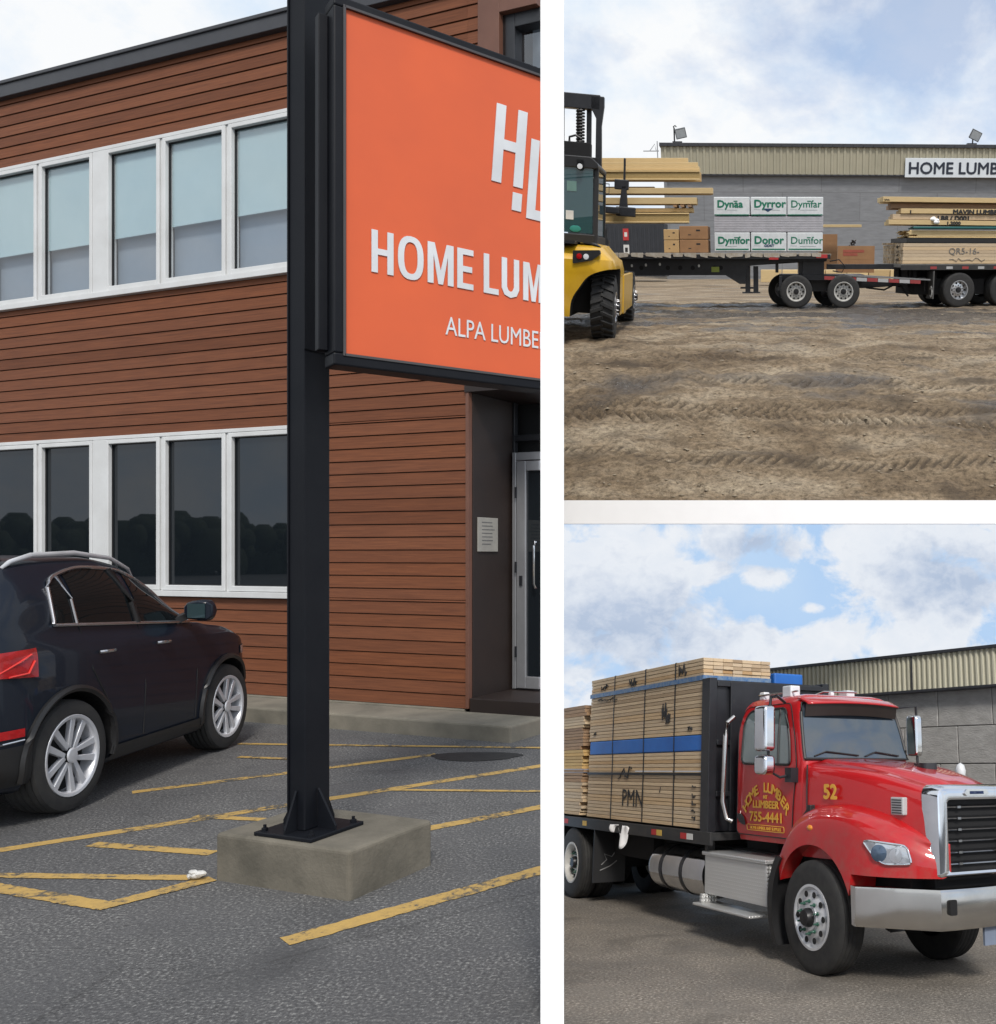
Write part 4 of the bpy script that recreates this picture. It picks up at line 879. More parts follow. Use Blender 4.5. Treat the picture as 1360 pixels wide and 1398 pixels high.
rm = mat('marker_red', (.45, .03, .03)); am = mat('marker_amber', (.6, .4, .08)); wm = mat('marker_white', (.6, .6, .58))
for u, mi in ((-7.9, 0), (-7.2, 1), (-7.0, 0), (-3.7, 0), (-3.55, 1), (-2.85, 0), (-2.68, 2), (-6.2, 1)): f = MB(); f.box(u, u + .16, -.016, -.012, 1.09, 1.16); f.build('reflector', (rm, am, wm)[mi], rl)
f = MB(); f.box(-2.36, -2.16, -.005, .1, 1.1, 3.0); f.box(-2.36, -2.16, W - .1, W, 1.1, 3.0); f.box(-2.3, -2.2, .1, W - .1, 1.2, 2.98); f.box(-2.18, -2.14, .28, 1.15, 1.2, 2.96)
for z in (1.6, 2.2, 2.9): f.box(-2.2, -2.15, .1, W - .1, z, z + .06)
f.build('headboard', black, truck, bevel=.006)
f = MB(); f.box(-7.55, -7.52, .0, .5, .3, 1.08); f.build('mud_flap', rubber_seal, truck)
f = MB(); f.box(-5.75, -5.72, .0, .5, .3, 1.08); fl_ = f.build('mud_flap', rubber_seal, truck)
f = MB(); f.tube([(-5.71, .12, .55), (-5.71, .2, .62), (-5.71, .16, .7), (-5.71, .28, .66), (-5.71, .34, .74)], .008, 4); f.tube([(-5.71, .1, .47), (-5.71, .26, .53), (-5.71, .36, .6)], .008, 4); f.build('flap_script', mat('grey_print', (.25, .25, .25)), fl_)
f = MB(); f.box(-5.66, -4.3, .3, .44, .7, 1.05); f.build('tool_box', dark_void, truck)
for u, dual in ((0, 0), (-6.65, 1), (-8.1, 1)):
    for y, turn in ((.0, 0), (W, 180)):
        wheel(truck, tr(u, y, .52) @ rot('Z', turn), .525, .28 if not dual else .26, .295, 'dual' if dual else 'steer', metal=white_rim if dual else chrome_rim)
        if dual: wheel(truck, tr(u, y + (.29 if not turn else -.29), .52) @ rot('Z', turn), .525, .26, .295, 'dual', metal=white_rim)

# ---------------------------------------------------------------- the load
lum = wood('spruce', (.58, .46, .32), (.42, .325, .215), (.8, .62, .42), (1.5, 26, 26))
lumy = wood('yellow_lumber', (.56, .39, .17), (.44, .29, .115), (.75, .62, .4), (1.5, 22, 22))
lumo = wood('weathered_lumber', (.38, .25, .15), (.2, .13, .085), (.2, .5, .45), (1.5, 24, 24))
bluew = mat('blue_wrap', (.015, .13, .46), (.012, .10, .38), 3, .5, 0, .2, 30)
ink = mat('black_marker', (.02, .02, .022), None, 8, .8)
def scrawl(mb, x, z, w_, h_, n_, y=0, r_=.006, seed=0):
    rr = random.Random(seed); p = []
    for k in range(n_): p.append((x + w_ * (k + rr.uniform(-.3, .6)) / n_, y, z + h_ * rr.random()))
    mb.tube(p, r_, 4)
def stack(name, label, M, u0, u1, v0, v1, z0, z1, bw=.14, bt=.048, m=None, jit=.012, group=None, cat='lumber pack'):
    t = thing(name, label, cat, M @ tr(u0, v0, z0), group); f = MB(); nz = max(1, round((z1 - z0) / bt)); nv = max(1, round((v1 - v0) / bw)); h = (z1 - z0) / nz; w_ = (v1 - v0) / nv
    for k in range(nz):
        for j in range(nv):
            a, c = random.uniform(-jit, jit), random.uniform(-jit, jit); d = random.uniform(0, .006) if j == 0 else 0
            f.box(a, u1 - u0 + c, j * w_ + .001 + d, (j + 1) * w_ - .001, k * h + .0035, (k + 1) * h - .002)
    f.build('boards', m or lum, t, bevel=.003, seg=1); return t
strapm = mat('black_strap', (.012, .012, .012), None, 5, .5)
def straps(t, us, w_, v1, h, r_=.012):
    for u in us: f = MB(); f.box(u - r_, u + r_, -.006, 0, 0, h); f.box(u - r_, u + r_, 0, v1, h, h + .004); f.box(u - r_, u + r_, v1, v1 + .006, 0, h); f.build('strap', strapm, t)
LW = 1.0
lo_ = stack('lumber_pack', 'lower pack of pale planks with black scrawl under the blue layer on the red truck', TM, -6.16, -2.4, .03, LW, 1.22, 2.13, group='lumber packs on the red truck')
straps(lo_, (.95, 2.05, 3.0), .9, LW - .03, .91)
f = MB(); f.box(-.01, 3.78, -.012, -.004, .62, .655); f.box(3.77, 3.785, -.004, LW - .03, .62, .655); f.build('band', strapm, lo_)
f = MB(); f.text('PMN', .24, frame((1.35, -.009, .2), (1, 0, 0), (0, 0, 1)), 1.1, .003, -.004); scrawl(f, 1.2, .55, .5, .2, 9, -.008, .009, 4); f.bar((2.6, -.008, .4), (2.62, -.008, .47), .012, .004)
for k in range(5): scrawl(f, 3.52, .08 + k * .09, .12, .06, 6, -.008, .008, 20 + k)
f.build('lettering', ink, lo_)
mid_ = thing('blue_layer', 'blue wrapped layer between the two lumber packs on the red truck', 'wrapped layer', TM @ tr(-6.12, .03, 2.135))
f = MB(); f.box(0, 3.72, -.005, LW - .03, 0, .19); f.build('wrap', bluew, mid_, bevel=.012)
for u in (.9, 2.0, 2.95): f = MB(); f.box(u - .008, u + .008, -.012, -.005, 0, .19); f.build('strap', strapm, mid_)
up_ = stack('lumber_pack', 'upper pack of planks with a thin blue band above the blue wrapped layer', TM, -6.18, -2.4, .03, LW, 2.33, 3.27, group='lumber packs on the red truck')
straps(up_, (.95, 2.05, 3.0), .9, LW - .03, .94)
f = MB(); f.box(-.01, 3.79, -.012, -.004, .66, .72); f.box(3.78, 3.795, -.004, LW - .03, .66, .72); f.build('band', mat('blue_band', (.03, .12, .3), (.2, .26, .33), 20, .5), up_)
f = MB()
for k, (x, z, w_, h_) in enumerate([(.42, .74, .3, .1), (1.5, .74, .28, .12), (3.1, .75, .25, .16), (2.62, .2, .16, .28), (2.75, .15, .14, .16), (.3, .58, .8, .05), (3.4, .04, .12, .08), (.2, .1, .1, .04)]): scrawl(f, x, z, w_, h_, 12, -.008, .009, k)
f.build('lettering', ink, up_)
bb = thing('blue_bundle', 'blue wrapped bundle standing behind the cab beside the plank packs', 'bundle', TM @ tr(-3.3, 1.03, 1.195))
f = MB(); f.box(0, .95, 0, .44, 0, 1.93); f.build('wrap', bluew, bb, bevel=.02)
f = MB(); f.box(.94, .956, .04, .4, 0, .3); f.build('tape', strapm, bb)
rr = random.Random(5); zz = 1.22; kk = 0
lbl = ['bottom pale board layer', 'thin dark board layer second from the bottom', 'pale board layer third from the bottom', 'dark board layer in the middle', 'dark board layer third from the top', 'pale board layer just under the top', 'topmost dark board layer']
for h_, mm in ((.5, lum), (.2, lumo), (.3, lumy), (.16, lumo), (.18, lumo), (.18, lum), (.17, lumo)):
    if zz > 2.95: break
    stack('board_layer', lbl[kk] + ' of the stack at the red truck tail', TM, -8.6, -6.42 - rr.uniform(0, .1), .05, .95, zz, zz + h_, m=mm, jit=.09, bt=.05, group='loose board layers at the tail of the truck', cat='board layer'); zz += h_ + .001; kk += 1
f = MB()
for k in range(14):
    a = k * .42; 
def rag(u, v): 
    return (-5.05 + .62 * u, -.02 - .03 * math.sin(9 * u + 2 * v) - .015 * math.sin(21 * u), 1.16 - v * (.06 + .2 * max(0, math.sin(PI * (u * 1.5 - .55))) + .05 * math.sin(11 * u)))
f.grid(rag, 26, 8); ro = f.build('white_rag', white_paint, M=TM, smooth=70); ro.modifiers.new('thick', 'SOLIDIFY').thickness = .006
tag(ro, 'crumpled white plastic hanging from the deck rail of the red truck', 'rag')

# ================================================================ concrete block building behind the truck
WALLM = LOT @ frame((3.2904, 14.4947, 0), (.70544, -.70877, 0), (.70877, .70544, 0))   # x to the right along the wall
yb = thing('block_building', 'grey block walled shed with beige ribbed cladding behind the red truck', 'building', WALLM)
blockm = mat('grey_blocks', (.37, .36, .345), (.27, .265, .25), 4, .9, 0, .35, 22, (1, 1, 2.4), dist=.03)
clad = mat('beige_cladding', (.52, .5, .39), (.46, .44, .34), .8, .5)
f = MB(); rr = random.Random(3); z = -.3; row = 0
while z < 3.18:
    h = .57 if row else .6; x = -5.6 + (.45 if row % 2 else 0)
    while x < 6:
        w_ = rr.choice((1.05, .92, 1.0)); zt = min(z + h - .012, 3.2); f.box(x, x + w_ - .014, -.012 + rr.uniform(-.004, .004), .3, z, zt); x += w_
    z += h; row += 1
f.build('block_wall', blockm, yb, bevel=.008, seg=1)
f = MB(); f.box(-5.6, 6, .02, .32, -.3, 3.6); f.build('mortar', mat('mortar', (.15, .15, .145), None, 6, .95), yb)
f = MB(); x = -5.2; n_ = 0; pts = []
while x < 6: pts += [(x, -.16), (x + .045, -.16), (x + .055, -.2), (x + .085, -.2), (x + .095, -.16)]; x += .1
pts += [(6.05, -.1), (-5.2, -.1)]
f.prism(pts, 'z', 3.16, 3.7); f.build('cladding', clad, yb)
f = MB(); f.box(-5.25, 6, -.24, .4, 3.7, 3.75); f.box(-5.25, 6, -.22, .02, 3.12, 3.16); f.build('roof_edge', fasc, yb, bevel=.006)
f = MB(); f.box(-1.46, -1.44, -.215, -.2, 3.16, 3.7); f.build('cladding_joint', fasc, yb)
wl = thing('wall_lamp', 'small white domed lamp standing behind the far edge of the red hood', 'lamp', LOT @ tr(2.33, 12.6, 0))
f = MB(); f.tube([(0, 0, 0), (0, 0, 1.83)], .05, 8); f.build('pole', black, wl)
f = MB(); f.lathe([(.06, 1.83), (.07, 1.9), (.05, 1.97), (.001, 2.0)], (0, 0, 0), (0, 0, 1), 16); f.build('dome', lampw, wl, smooth=60)
# ================================================================ the lumber yard above
TY = 31.65
lumg = wood('golden_lumber', (.66, .51, .28), (.54, .40, .2), (.85, .75, .55), (1.2, 18, 18))
wh = thing('warehouse', 'long grey block warehouse with a beige ribbed metal top across the muddy yard', 'building', YARD @ tr(-9.1, 80, 0) @ rot('Z', 3.2))
wclad = mat('tan_cladding', (.34, .315, .235), (.29, .27, .2), .5, .55)
m, nt, b, out = nodes('grey_block_wall'); vec = coords(nt, (1, 1, 1))
sx = N(nt, 'ShaderNodeSeparateXYZ'); nt.links.new(vec, sx.inputs[0]); cb = N(nt, 'ShaderNodeCombineXYZ'); nt.links.new(sx.outputs['X'], cb.inputs['X']); nt.links.new(sx.outputs['Z'], cb.inputs['Y'])
br = N(nt, 'ShaderNodeTexBrick', Scale=1); br.inputs['Brick Width'].default_value = 6.2; br.inputs['Row Height'].default_value = 2.15; br.inputs['Mortar Size'].default_value = .03
br.inputs['Color1'].default_value = (.215, .222, .235, 1); br.inputs['Color2'].default_value = (.19, .197, .21, 1); br.inputs['Mortar'].default_value = (.155, .16, .168, 1)
nt.links.new(cb.outputs[0], br.inputs['Vector']); nz = noise_tex(nt, coords(nt, (1, 1, 6)), .9, 6, .65)
nt.links.new(mixc(nt, 1., br.outputs['Color'], ramp(nt, nz, [(.3, (.8, .8, .8)), (.7, (1.12, 1.12, 1.12))]), 'MULTIPLY'), b.inputs['Base Color']); b.inputs['Roughness'].default_value = .9
bumpn(nt, b, br.outputs['Fac'], -.4, .05); wblock = m
f = MB(); f.box(0, 48, 0, 20, -1.5, 7.9); f.box(0, .25, -.1, 0, -1, 7.9); f.build('block_wall', wblock, wh)
pts = []; x = -.15
while x < 48: pts += [(x, -.3), (x + .22, -.3), (x + .26, -.38), (x + .42, -.38), (x + .46, -.3)]; x += .5
pts += [(48.1, -.02), (-.15, -.02)]
f = MB(); f.prism(pts, 'z', 7.75, 9.72); f.box(-.15, .02, -.02, 20, 7.75, 9.72); f.build('cladding', wclad, wh)
f = MB(); f.box(-.25, 48, -.5, 20, 9.72, 9.98); f.box(-.2, 48, -.34, -.0, 7.62, 7.75)
for k in range(60): f.box(.4 + k * .8, .44 + k * .8, -.54, -.5, 9.74, 9.9)
f.build('roof_edge', fasc, wh, bevel=.02)
ws = thing('warehouse_sign', 'long white sign reading HOME LUMB on the beige cladding of the warehouse', 'sign', YARD @ tr(-9.1, 80, 0) @ rot('Z', 3.2) @ tr(18.95, -.5, 7.55))
f = MB(); f.box(0, 15, 0, .12, 0, 1.42); f.build('board', mat('white_sign_board', (.62, .66, .7), (.56, .6, .64), 1, .5), ws, bevel=.02)
f = MB(); f.text('HOME LUMBER', .88, frame((.22, -.012, .27), (1, 0, 0), (0, 0, 1)), 1.06, .02, .03); f.build('lettering', mat('navy_letters', (.012, .018, .035), None, 5, .5), ws)
for k, (x, h, s_) in enumerate(((1.2, 1.0, 1), (24.4, 1.05, -1))):
    fl_ = thing('floodlight', 'pole floodlight on the left end of the warehouse roof' if k == 0 else 'pole floodlight on the warehouse roof above the white sign', 'floodlight', YARD @ tr(-9.1, 80, 0) @ rot('Z', 3.2) @ tr(x, .3, 9.98))
    f = MB(); f.tube([(-.3, 0, 0), (-.3, 0, 1.15)] if k == 0 else [(0, 0, 0), (0, 0, .75)], .06, 6); f.box(-.45, .3, -.2, .2, 0, .16)
    if k == 0: f.tube([(-.3, 0, 1.1), (-.35, 0, 1.22), (-.22, 0, 1.3), (-.12, 0, 1.2)], .05, 6)
    f.build('pole', black, fl_)
    f = MB(); f.X = tr(.2, 0, .75) @ rot('Y', -12 if k == 0 else 24) @ rot('X', 15); f.box(-.42, .42, -.15, .15, -.36, .36); ho = f.build('lamp_head', mat('lamp_grey', (.1, .105, .11), None, 5, .5), fl_, bevel=.03)
    f = MB(); f.X = tr(.2, 0, .75) @ rot('Y', -12 if k == 0 else 24) @ rot('X', 15); f.box(-.36, .36, -.165, -.15, -.3, .3); f.build('lens', mat('lamp_glass_grey', (.4, .43, .45), None, 5, .2), ho)
an = thing('roof_aerial', 'thin wire aerial sticking out from the left corner of the warehouse', 'aerial', YARD @ tr(-9.5, 79.8, 8.2))
f = MB(); f.tube([(0, 0, 0), (0, 0, 1.9)], .04, 5); f.tube([(-1.1, 0, 1.2), (.1, 0, 1.2)], .04, 5); f.tube([(-.6, 0, 1.2), (-.2, 0, 1.7), (-.1, 0, 1.2)], .03, 5); f.tube([(-.5, 0, .45), (.1, 0, .4)], .04, 5); f.build('aerial_rod', mat('galvanised', (.3, .31, .33), None, 5, .5), an)
ct = thing('site_container', 'dark steel container with two small notices far behind the forklift load', 'container', YARD @ tr(-15.2, 72, 0))
f = MB(); f.box(0, 6.9, 0, 2.4, .2, 3.85)
for k in range(22): f.box(.15 + k * .31, .3 + k * .31, -.04, 0, .3, 3.75)
f.build('shell', mat('dark_container', (.022, .025, .032), (.03, .033, .04), 2, .5), ct)
f = MB(); f.box(3.95, 4.35, -.07, -.045, 2.7, 3.5, 0); f.box(4.05, 4.25, -.075, -.07, 2.95, 3.25, 1); f.box(3.95, 4.35, -.07, -.045, 1.75, 2.4, 2); f.box(4.05, 4.25, -.075, -.07, 1.9, 2.2, 3); f.build('notice', [rm, wm, wm, strapm], ct)
f = MB(); f.box(-1.2, 9, 0, .4, 0, .55); f.box(1.2, 4.6, -.3, 0, .35, .8); tag(f.build('plank_pile', lumg, M=YARD @ tr(-12.2, 60, .9), bevel=.01), 'low pile of pale planks in front of the dark container', 'plank pile')
f = MB()
for k in range(10): f.box(k * 1.35, k * 1.35 + 1.3, 0, 1, 0, .75)
tag(f.build('plank_row', lumg, M=YARD @ tr(-1.2, 62, .05), bevel=.02), 'far row of golden plank bundles seen under the flatbed trailer', 'plank row')
f = MB()
for k in range(8): f.box(k * 1.6, k * 1.6 + 1.4, 0, 1, 0, .8)
tag(f.build('plank_row', lum, M=YARD @ tr(4.2, 64, .05), bevel=.02), 'far row of pale plank bundles seen under the drawbar', 'plank row')

# ---- trailer
tl = thing('flatbed_trailer', 'long black flatbed trailer loaded with wrapped packs beside the forklift', 'trailer', YARD @ tr(0, TY, 0))
f = MB(); f.box(-7.2, 1.62, 0, 2.5, 1.6, 1.68); f.build('deck', mat('worn_deck', (.3, .27, .22), (.16, .11, .07), 3, .9, 0, .5, 20), tl, bevel=.01)
f = MB(); f.box(-7.2, 1.6, -.03, .02, 1.52, 1.66); rl = f.build('side_rail', black, tl, bevel=.006)
dirtm = mat('pale_dried_mud', (.42, .39, .34), (.3, .25, .19), 9, .95, 0, .5, 40)
f = MB(); x = -5.3
while x < 1.3:
    w_ = random.uniform(.15, .4); f.prism(fillet([(x, 1.6 + random.uniform(-.05, .02)), (x + w_, 1.58 + random.uniform(-.05, .03)), (x + w_, 1.71), (x, 1.71)], .03, 2), 'y', -.045 - random.uniform(0, .01), .05); x += w_ * random.uniform(.8, 1.35)
f.build('dried_mud', dirtm, rl)
f = MB(); f.prism([(-7.2, 1.02), (-1.75, 1.02), (-1.3, .75), (-1.12, .75), (-1.05, 1.3), (.2, 1.42), (1.5, 1.45), (1.5, 1.56), (-7.2, 1.56)], 'y', .25, .45); f.prism([(-7.2, 1.02), (-1.6, 1.02), (-1.05, 1.3), (1.5, 1.45), (1.5, 1.56), (-7.2, 1.56)], 'y', 2.0, 2.2)
for k in range(9): f.box(-6.8 + k * .95, -6.7 + k * .95, .45, 2.0, 1.1, 1.5)
f.box(.6, 1.35, .4, 2.1, 1.05, 1.45); f.build('frame_beam', black, tl, bevel=.008)
for x in (-4.75, -4.3, -3.85, -2.6): f = MB(); f.ball((x, .245, 1.33 + random.uniform(-.02, .03)), .035, .01, .05, 6); f.build('white_mark', wm, tl)
for x in (-4.45, -3.6, -3.2, -2.8, -2.1, -1.9): f = MB(); f.lathe([(.07, .244), (.07, .248), (.001, .248)], (x, 0, 1.25), (0, 1, 0), 12); f.build('beam_hole', dark_void, tl)
f = MB(); f.box(-2.2, -1.95, .24, .25, 1.12, 1.28); f.build('lime_sticker', mat('lime_label', (.25, .3, .05)), tl)
for x0, x1, z0, z1 in ((-.35, -.05, 1.5, 1.58), (1.15, 1.5, 1.55, 1.66)): f = MB(); f.box(x0, x1, -.04, -.03, z0, z1); f.build('red_reflector', rm, tl)
f = MB()
for x in (-1.12, -.86): f = MB(); f.box(x, x + .16, .3, .45, .5, 1.3); f.box(x - .1, x + .22, .22, .52, .46, .5); f.box(x - .16, x, .3, .36, .6, .66); f.build('landing_leg', black, tl, bevel=.006)
dl = thing('trailer_dolly', 'black two axle dolly with a reflective drawbar joining the trailer to the loaded truck', 'dolly', YARD @ tr(.52, TY, 0))
f = MB(); f.box(-.55, 2.2, .3, 2.1, .86, 1.04); f.box(-.55, -.45, .1, 2.2, .55, 1.0); f.box(.0, 1.6, .7, 1.6, .5, .9)
f.prism([(1.2, .98), (2.0, .98), (4.1, .8), (4.1, .64), (3.2, .66), (2.2, .6), (1.2, .6)], 'y', .9, 1.3); f.box(1.0, 3.9, .85, .95, 1.2, 1.36); f.box(4.0, 4.25, .8, 1.4, .5, .95); f.box(.2, .9, .3, 2.2, 1.04, 1.5)
f.build('dolly_frame', black, dl, bevel=.01)
f = MB(); f.prism([(1.55, 1.0), (4.3, .86), (4.3, .9), (1.55, 1.06)], 'y', .1, .75); f.build('fender_plate', mat('grey_plate_steel', (.2, .2, .2), None, 6, .5), dl)
n_ = 9; dred = mat('dull_red', (.3, .04, .04)); dwht = mat('dull_white', (.4, .4, .4))
for k in range(n_):
    f = MB(); a = k / n_; c_ = (k + .96) / n_; za = 1.0 - .13 * a; f.add([(.9 + 3.1 * a, .09, za - .11), (.9 + 3.1 * c_, .09, 1.0 - .13 * c_ - .11), (.9 + 3.1 * c_, .09, 1.0 - .13 * c_), (.9 + 3.1 * a, .09, za)], [(0, 1, 2, 3)]); f.build('reflector', (dred, dwht)[k % 2], dl)
f = MB(); f.tube([(1.1, .8, 1.45), (1.4, .7, 1.5), (1.6, .7, 1.3), (1.5, .75, 1.1), (1.2, .8, 1.15)], .02, 5); f.tube([(2.3, .8, .62), (2.9, .8, .55), (3.3, .8, .75)], .03, 5); f.tube([(3.4, .8, .7), (3.7, .8, .35)], .03, 5); f.build('air_hose', rubber_seal, dl)
NUT = mat('steel_nut', (.25, .25, .26), None, 5, .4, .8)
for x in (0, 1.52):
    wheel(dl, tr(x, 0, .52), .52, .3, .3, 'dual', metal=white_rim); wheel(dl, tr(x - .4, 2.3, .52) @ rot('Z', 180), .52, .55, .29, 'dual')

# ---- loads on the trailer
whm = mat('white_wrap', (.66, .68, .69), (.55, .58, .59), 6, .45, 0, .35, 14); grn = mat('green_print', (.01, .17, .10), None, 5, .5); navy = mat('navy_print', (.012, .05, .12), None, 5, .5); faint = mat('pale_print', (.38, .42, .43))
wg = 'white printed packs stacked in two rows on the trailer'
names = [['Dynaa', 'Dyrror', 'Dymfar'], ['Dymfor', 'Donor', 'Dumfor']]
posn = ['left', 'middle', 'right']
for r_, (z0, z1) in enumerate(((2.83, 3.37), (1.75, 2.32))):
    for k in range(3):
        x0 = -2.07 + 1.15 * k; w_ = 1.12
        t = thing('wrapped_pack', '%s white wrapped pack with green print in the %s row on the trailer' % (('leftmost', 'middle', 'rightmost')[k], 'upper' if r_ == 0 else 'lower'), 'wrapped pack', YARD @ tr(x0, TY + .02, z0), wg)
        f = MB(); f.box(0, w_, 0, 1.9, 0, z1 - z0); wo = f.build('wrap', whm, t, bevel=.02)
        f = MB(); f.text(names[r_][k], .23 if k == 1 else .215, frame((.1, -.004, .235), (1, 0, 0), (0, 0, 1)), 1.08, .003, .012 if k != 2 else .004); 
        if r_ == 1: f.box(.04, w_ - .04, -.006, -.002, .045, .085)
        else: f.box(.02, w_ - .02, -.006, -.002, .0, .03)
        f.box(.62, .74, -.006, -.003, .4, .43) if k != 1 else None
        f.build('lettering', grn, t)
        if k == 1:
            f = MB(); f.prism([(.36, .2), (.72, .2), (.54, .1)], 'y', -.005, -.002) if r_ == 0 else f.text('GDST', .07, frame((.42, -.004, .14), (1, 0, 0), (0, 0, 1)), 1.3, .003, .006); f.build('printed_mark', navy, t)
        f = MB(); f.box(.4, .4 + random.uniform(.3, .55), -.005, -.003, .15, .162); f.box(.1, .3, -.005, -.003, .165, .176); f.build('small_print', faint, t)
f = MB(); f.box(0, 3.43, .02, 1.9, 0, .47)
for k in range(9): f.box(0, 3.43, -.002, .02, .01 + k * .05, .052 + k * .05)
gp = thing('grey_pack', 'plain grey board pack between the two rows of white packs', 'board pack', YARD @ tr(-2.07, TY + .04, 2.335)); f.build('boards', mat('grey_boards', (.46, .45, .48), (.38, .375, .4), 5, .8), gp, bevel=.006)
ctn = mat('brown_carton', (.33, .18, .085), (.27, .145, .07), 3, .8); cty = mat('tan_carton', (.52, .34, .16), (.45, .29, .13), 3, .8)
for k, (x0, x1, z0, z1, mm, nm) in enumerate(((-3.68, -3.19, 2.1, 2.42, cty, 'upper tan carton at the left end of the carton stack on the trailer'), (-3.68, -3.19, 1.71, 2.09, cty, 'lower tan carton at the left end of the carton stack on the trailer'), (-3.18, -2.27, 2.12, 2.52, ctn, 'upper brown carton beside the white packs on the trailer'), (-3.18, -2.27, 1.71, 2.11, ctn, 'lower brown carton beside the white packs on the trailer'))):
    t = thing('carton', nm, 'carton', YARD @ tr(x0, TY + .1, z0), 'cartons stacked on the trailer'); f = MB(); f.box(0, x1 - x0 - .01, 0, 1.1, 0, z1 - z0 - .006); f.build('box', mm, t, bevel=.012)
    f = MB(); f.box((x1 - x0) * .58, (x1 - x0) * .72, -.004, -.001, (z1 - z0) * .6, (z1 - z0) * .72); f.box((x1 - x0) * .3, (x1 - x0) * .4, -.004, -.001, (z1 - z0) * .3, (z1 - z0) * .36); f.build('print', ink, t)
for x0, x1, y, z0, z1, nm, mm in ((1.42, 2.06, 36, 1.15, 2.36, 'tall brown carton stack behind the right end of the trailer', ctn), (2.2, 3.6, 38, 1.0, 1.98, 'wide brown carton with red print behind the drawbar', ctn)):
    t = thing('carton', nm, 'carton', YARD @ tr(x0, y, 0)); f = MB(); f.box(0, x1 - x0, 0, 1.2, z0, z1); f.box(.0, x1 - x0, -.004, 0, (z0 + z1) / 2 - .006, (z0 + z1) / 2); f.build('box', mm, t, bevel=.015)
    if 'red' in nm: f = MB(); f.box(.2, .75, -.006, -.002, 1.62, 1.72); f.box(.2, 1.0, -.006, -.002, 1.74, 1.84); f.build('print', mat('faded_red_print', (.36, .09, .06)), t)
f = MB(); f.box(0, 1.45, 0, .25, 0, .09); tag(f.build('plank', lumg, M=YARD @ tr(1.42, 35.4, 2.58), bevel=.006), 'single pale plank lying across the tall carton stack behind the trailer', 'plank')
f = MB()
for k in range(5): f.tube([(random.uniform(0, .3), random.uniform(0, .2), .02), (random.uniform(0, .3), random.uniform(0, .2), .22), (random.uniform(0, .3), .1, .1)], .025, 5)
tag(f.build('wire_tangle', black, M=YARD @ tr(2.65, 38.4, 1.98)), 'dark wire tangle on top of the wide carton with red print', 'wire')

# ---- the loaded truck at the right
RT = YARD @ tr(4.35, TY + .3, 0) @ rot('Z', 13)
rt = thing('lumber_truck', 'black flatbed truck end with mud flap and dual wheels loaded with loose lumber', 'truck', RT)
f = MB(); f.box(-.5, 9, 0, 2.45, 1.26, 1.36); f.build('deck', mat('grey_deck', (.2, .19, .17), (.12, .11, .1), 4, .85, 0, .4, 30), rt, bevel=.008)
f = MB(); f.box(-.5, 9, -.03, .0, 1.18, 1.34); rl = f.build('side_rail', deckm, rt, bevel=.006)
for k in range(12): f = MB(); f.box(.5 + k * .55, .72 + k * .55, -.036, -.03, 1.21, 1.29); f.build('reflector', (dred, dwht)[k % 2], rl)
f = MB(); f.box(0, 9, .7, .85, .9, 1.26); f.box(0, 9, 1.6, 1.75, .9, 1.26); f.box(.02, .12, .1, 2.3, .75, .85)
for x in (.05, .75, 1.4): f.box(x, x + .12, .3, 2.2, .85, 1.2)
f.box(-.02, .1, .4, .5, .5, 1.2); f.box(-.02, .1, 1.5, 1.6, .6, 1.2); f.box(.1, 2.6, .4, 2.1, .4, .9); f.build('chassis', dark_void, rt, bevel=.01)
f = MB(); f.box(.62, .66, -.02, .55, .28, 1.15); ff = f.build('mud_flap', mat('grey_flap', (.09, .088, .085), None, 4, .7), rt)
f = MB(); f.tube([(.612, .1 + .09 * math.cos(t), .5 + .17 * math.sin(t)) for t in [.4 + .4 * k for k in range(14)]], .018, 5); f.build('swirl', wm, ff)
for x in (1.55, 3.2): wheel(rt, tr(x, .0, .55), .55, .28, .3, 'dual'); wheel(rt, tr(x, .31, .55), .55, .28, .3, 'dual'); wheel(rt, tr(x, 2.45, .55) @ rot('Z', 180), .55, .5, .3, 'dual')
pg_ = 'plank packs on the loaded truck'
a_ = stack('lumber_pack', 'near bottom plank pack on the loaded truck with stencilled end', RT, -.42, 7, .05, .85, 1.37, 2.0, m=lum, group=pg_, bt=.1)
f = MB(); f.text('QR5-16-', .2, frame((1.55, -.008, .3), (1, 0, 0), (0, 0, 1)), 1.1, .003, -.005); scrawl(f, 1.6, .06, 1.3, .14, 12, -.006, .008, 3); f.build('lettering', mat('grey_marker', (.16, .15, .14)), a_)
f = MB(); [scrawl(f, -.005, .1 + .12 * k, .03, .1, 5, .5, .008, k) for k in range(4)]; f.X = rot('Z', 90); [scrawl(f, .28, .08 + .13 * k, .35, .1, 7, .02, .01, 50 + k) for k in range(4)]; f.build('stencil', ink, a_)
stack('lumber_pack', 'far bottom plank pack on the loaded truck, its end left of the stencilled one', RT, -.5, 7, .95, 1.75, 1.37, 1.95, m=lum, group=pg_, bt=.1)
stack('lumber_pack', 'second tier plank pack above the dark gap on the loaded truck', RT, -.1, 7, .15, 1.5, 2.17, 2.4, m=lumg, group=pg_, bt=.05, jit=.2)
f = MB(); f.box(-.3, 6.9, .1, 1.6, 0, .14); tag(f.build('dark_bearer', strapm, M=RT @ tr(0, 0, 2.02)), 'dark bearer layer between the lower plank packs on the loaded truck', 'bearer')
stack('lumber_pack', 'stepped small plank ends over the far bottom pack on the loaded truck', RT, -.45, 1.2, .9, 1.7, 1.96, 2.02, m=lum, group=pg_, bt=.06, jit=.25)
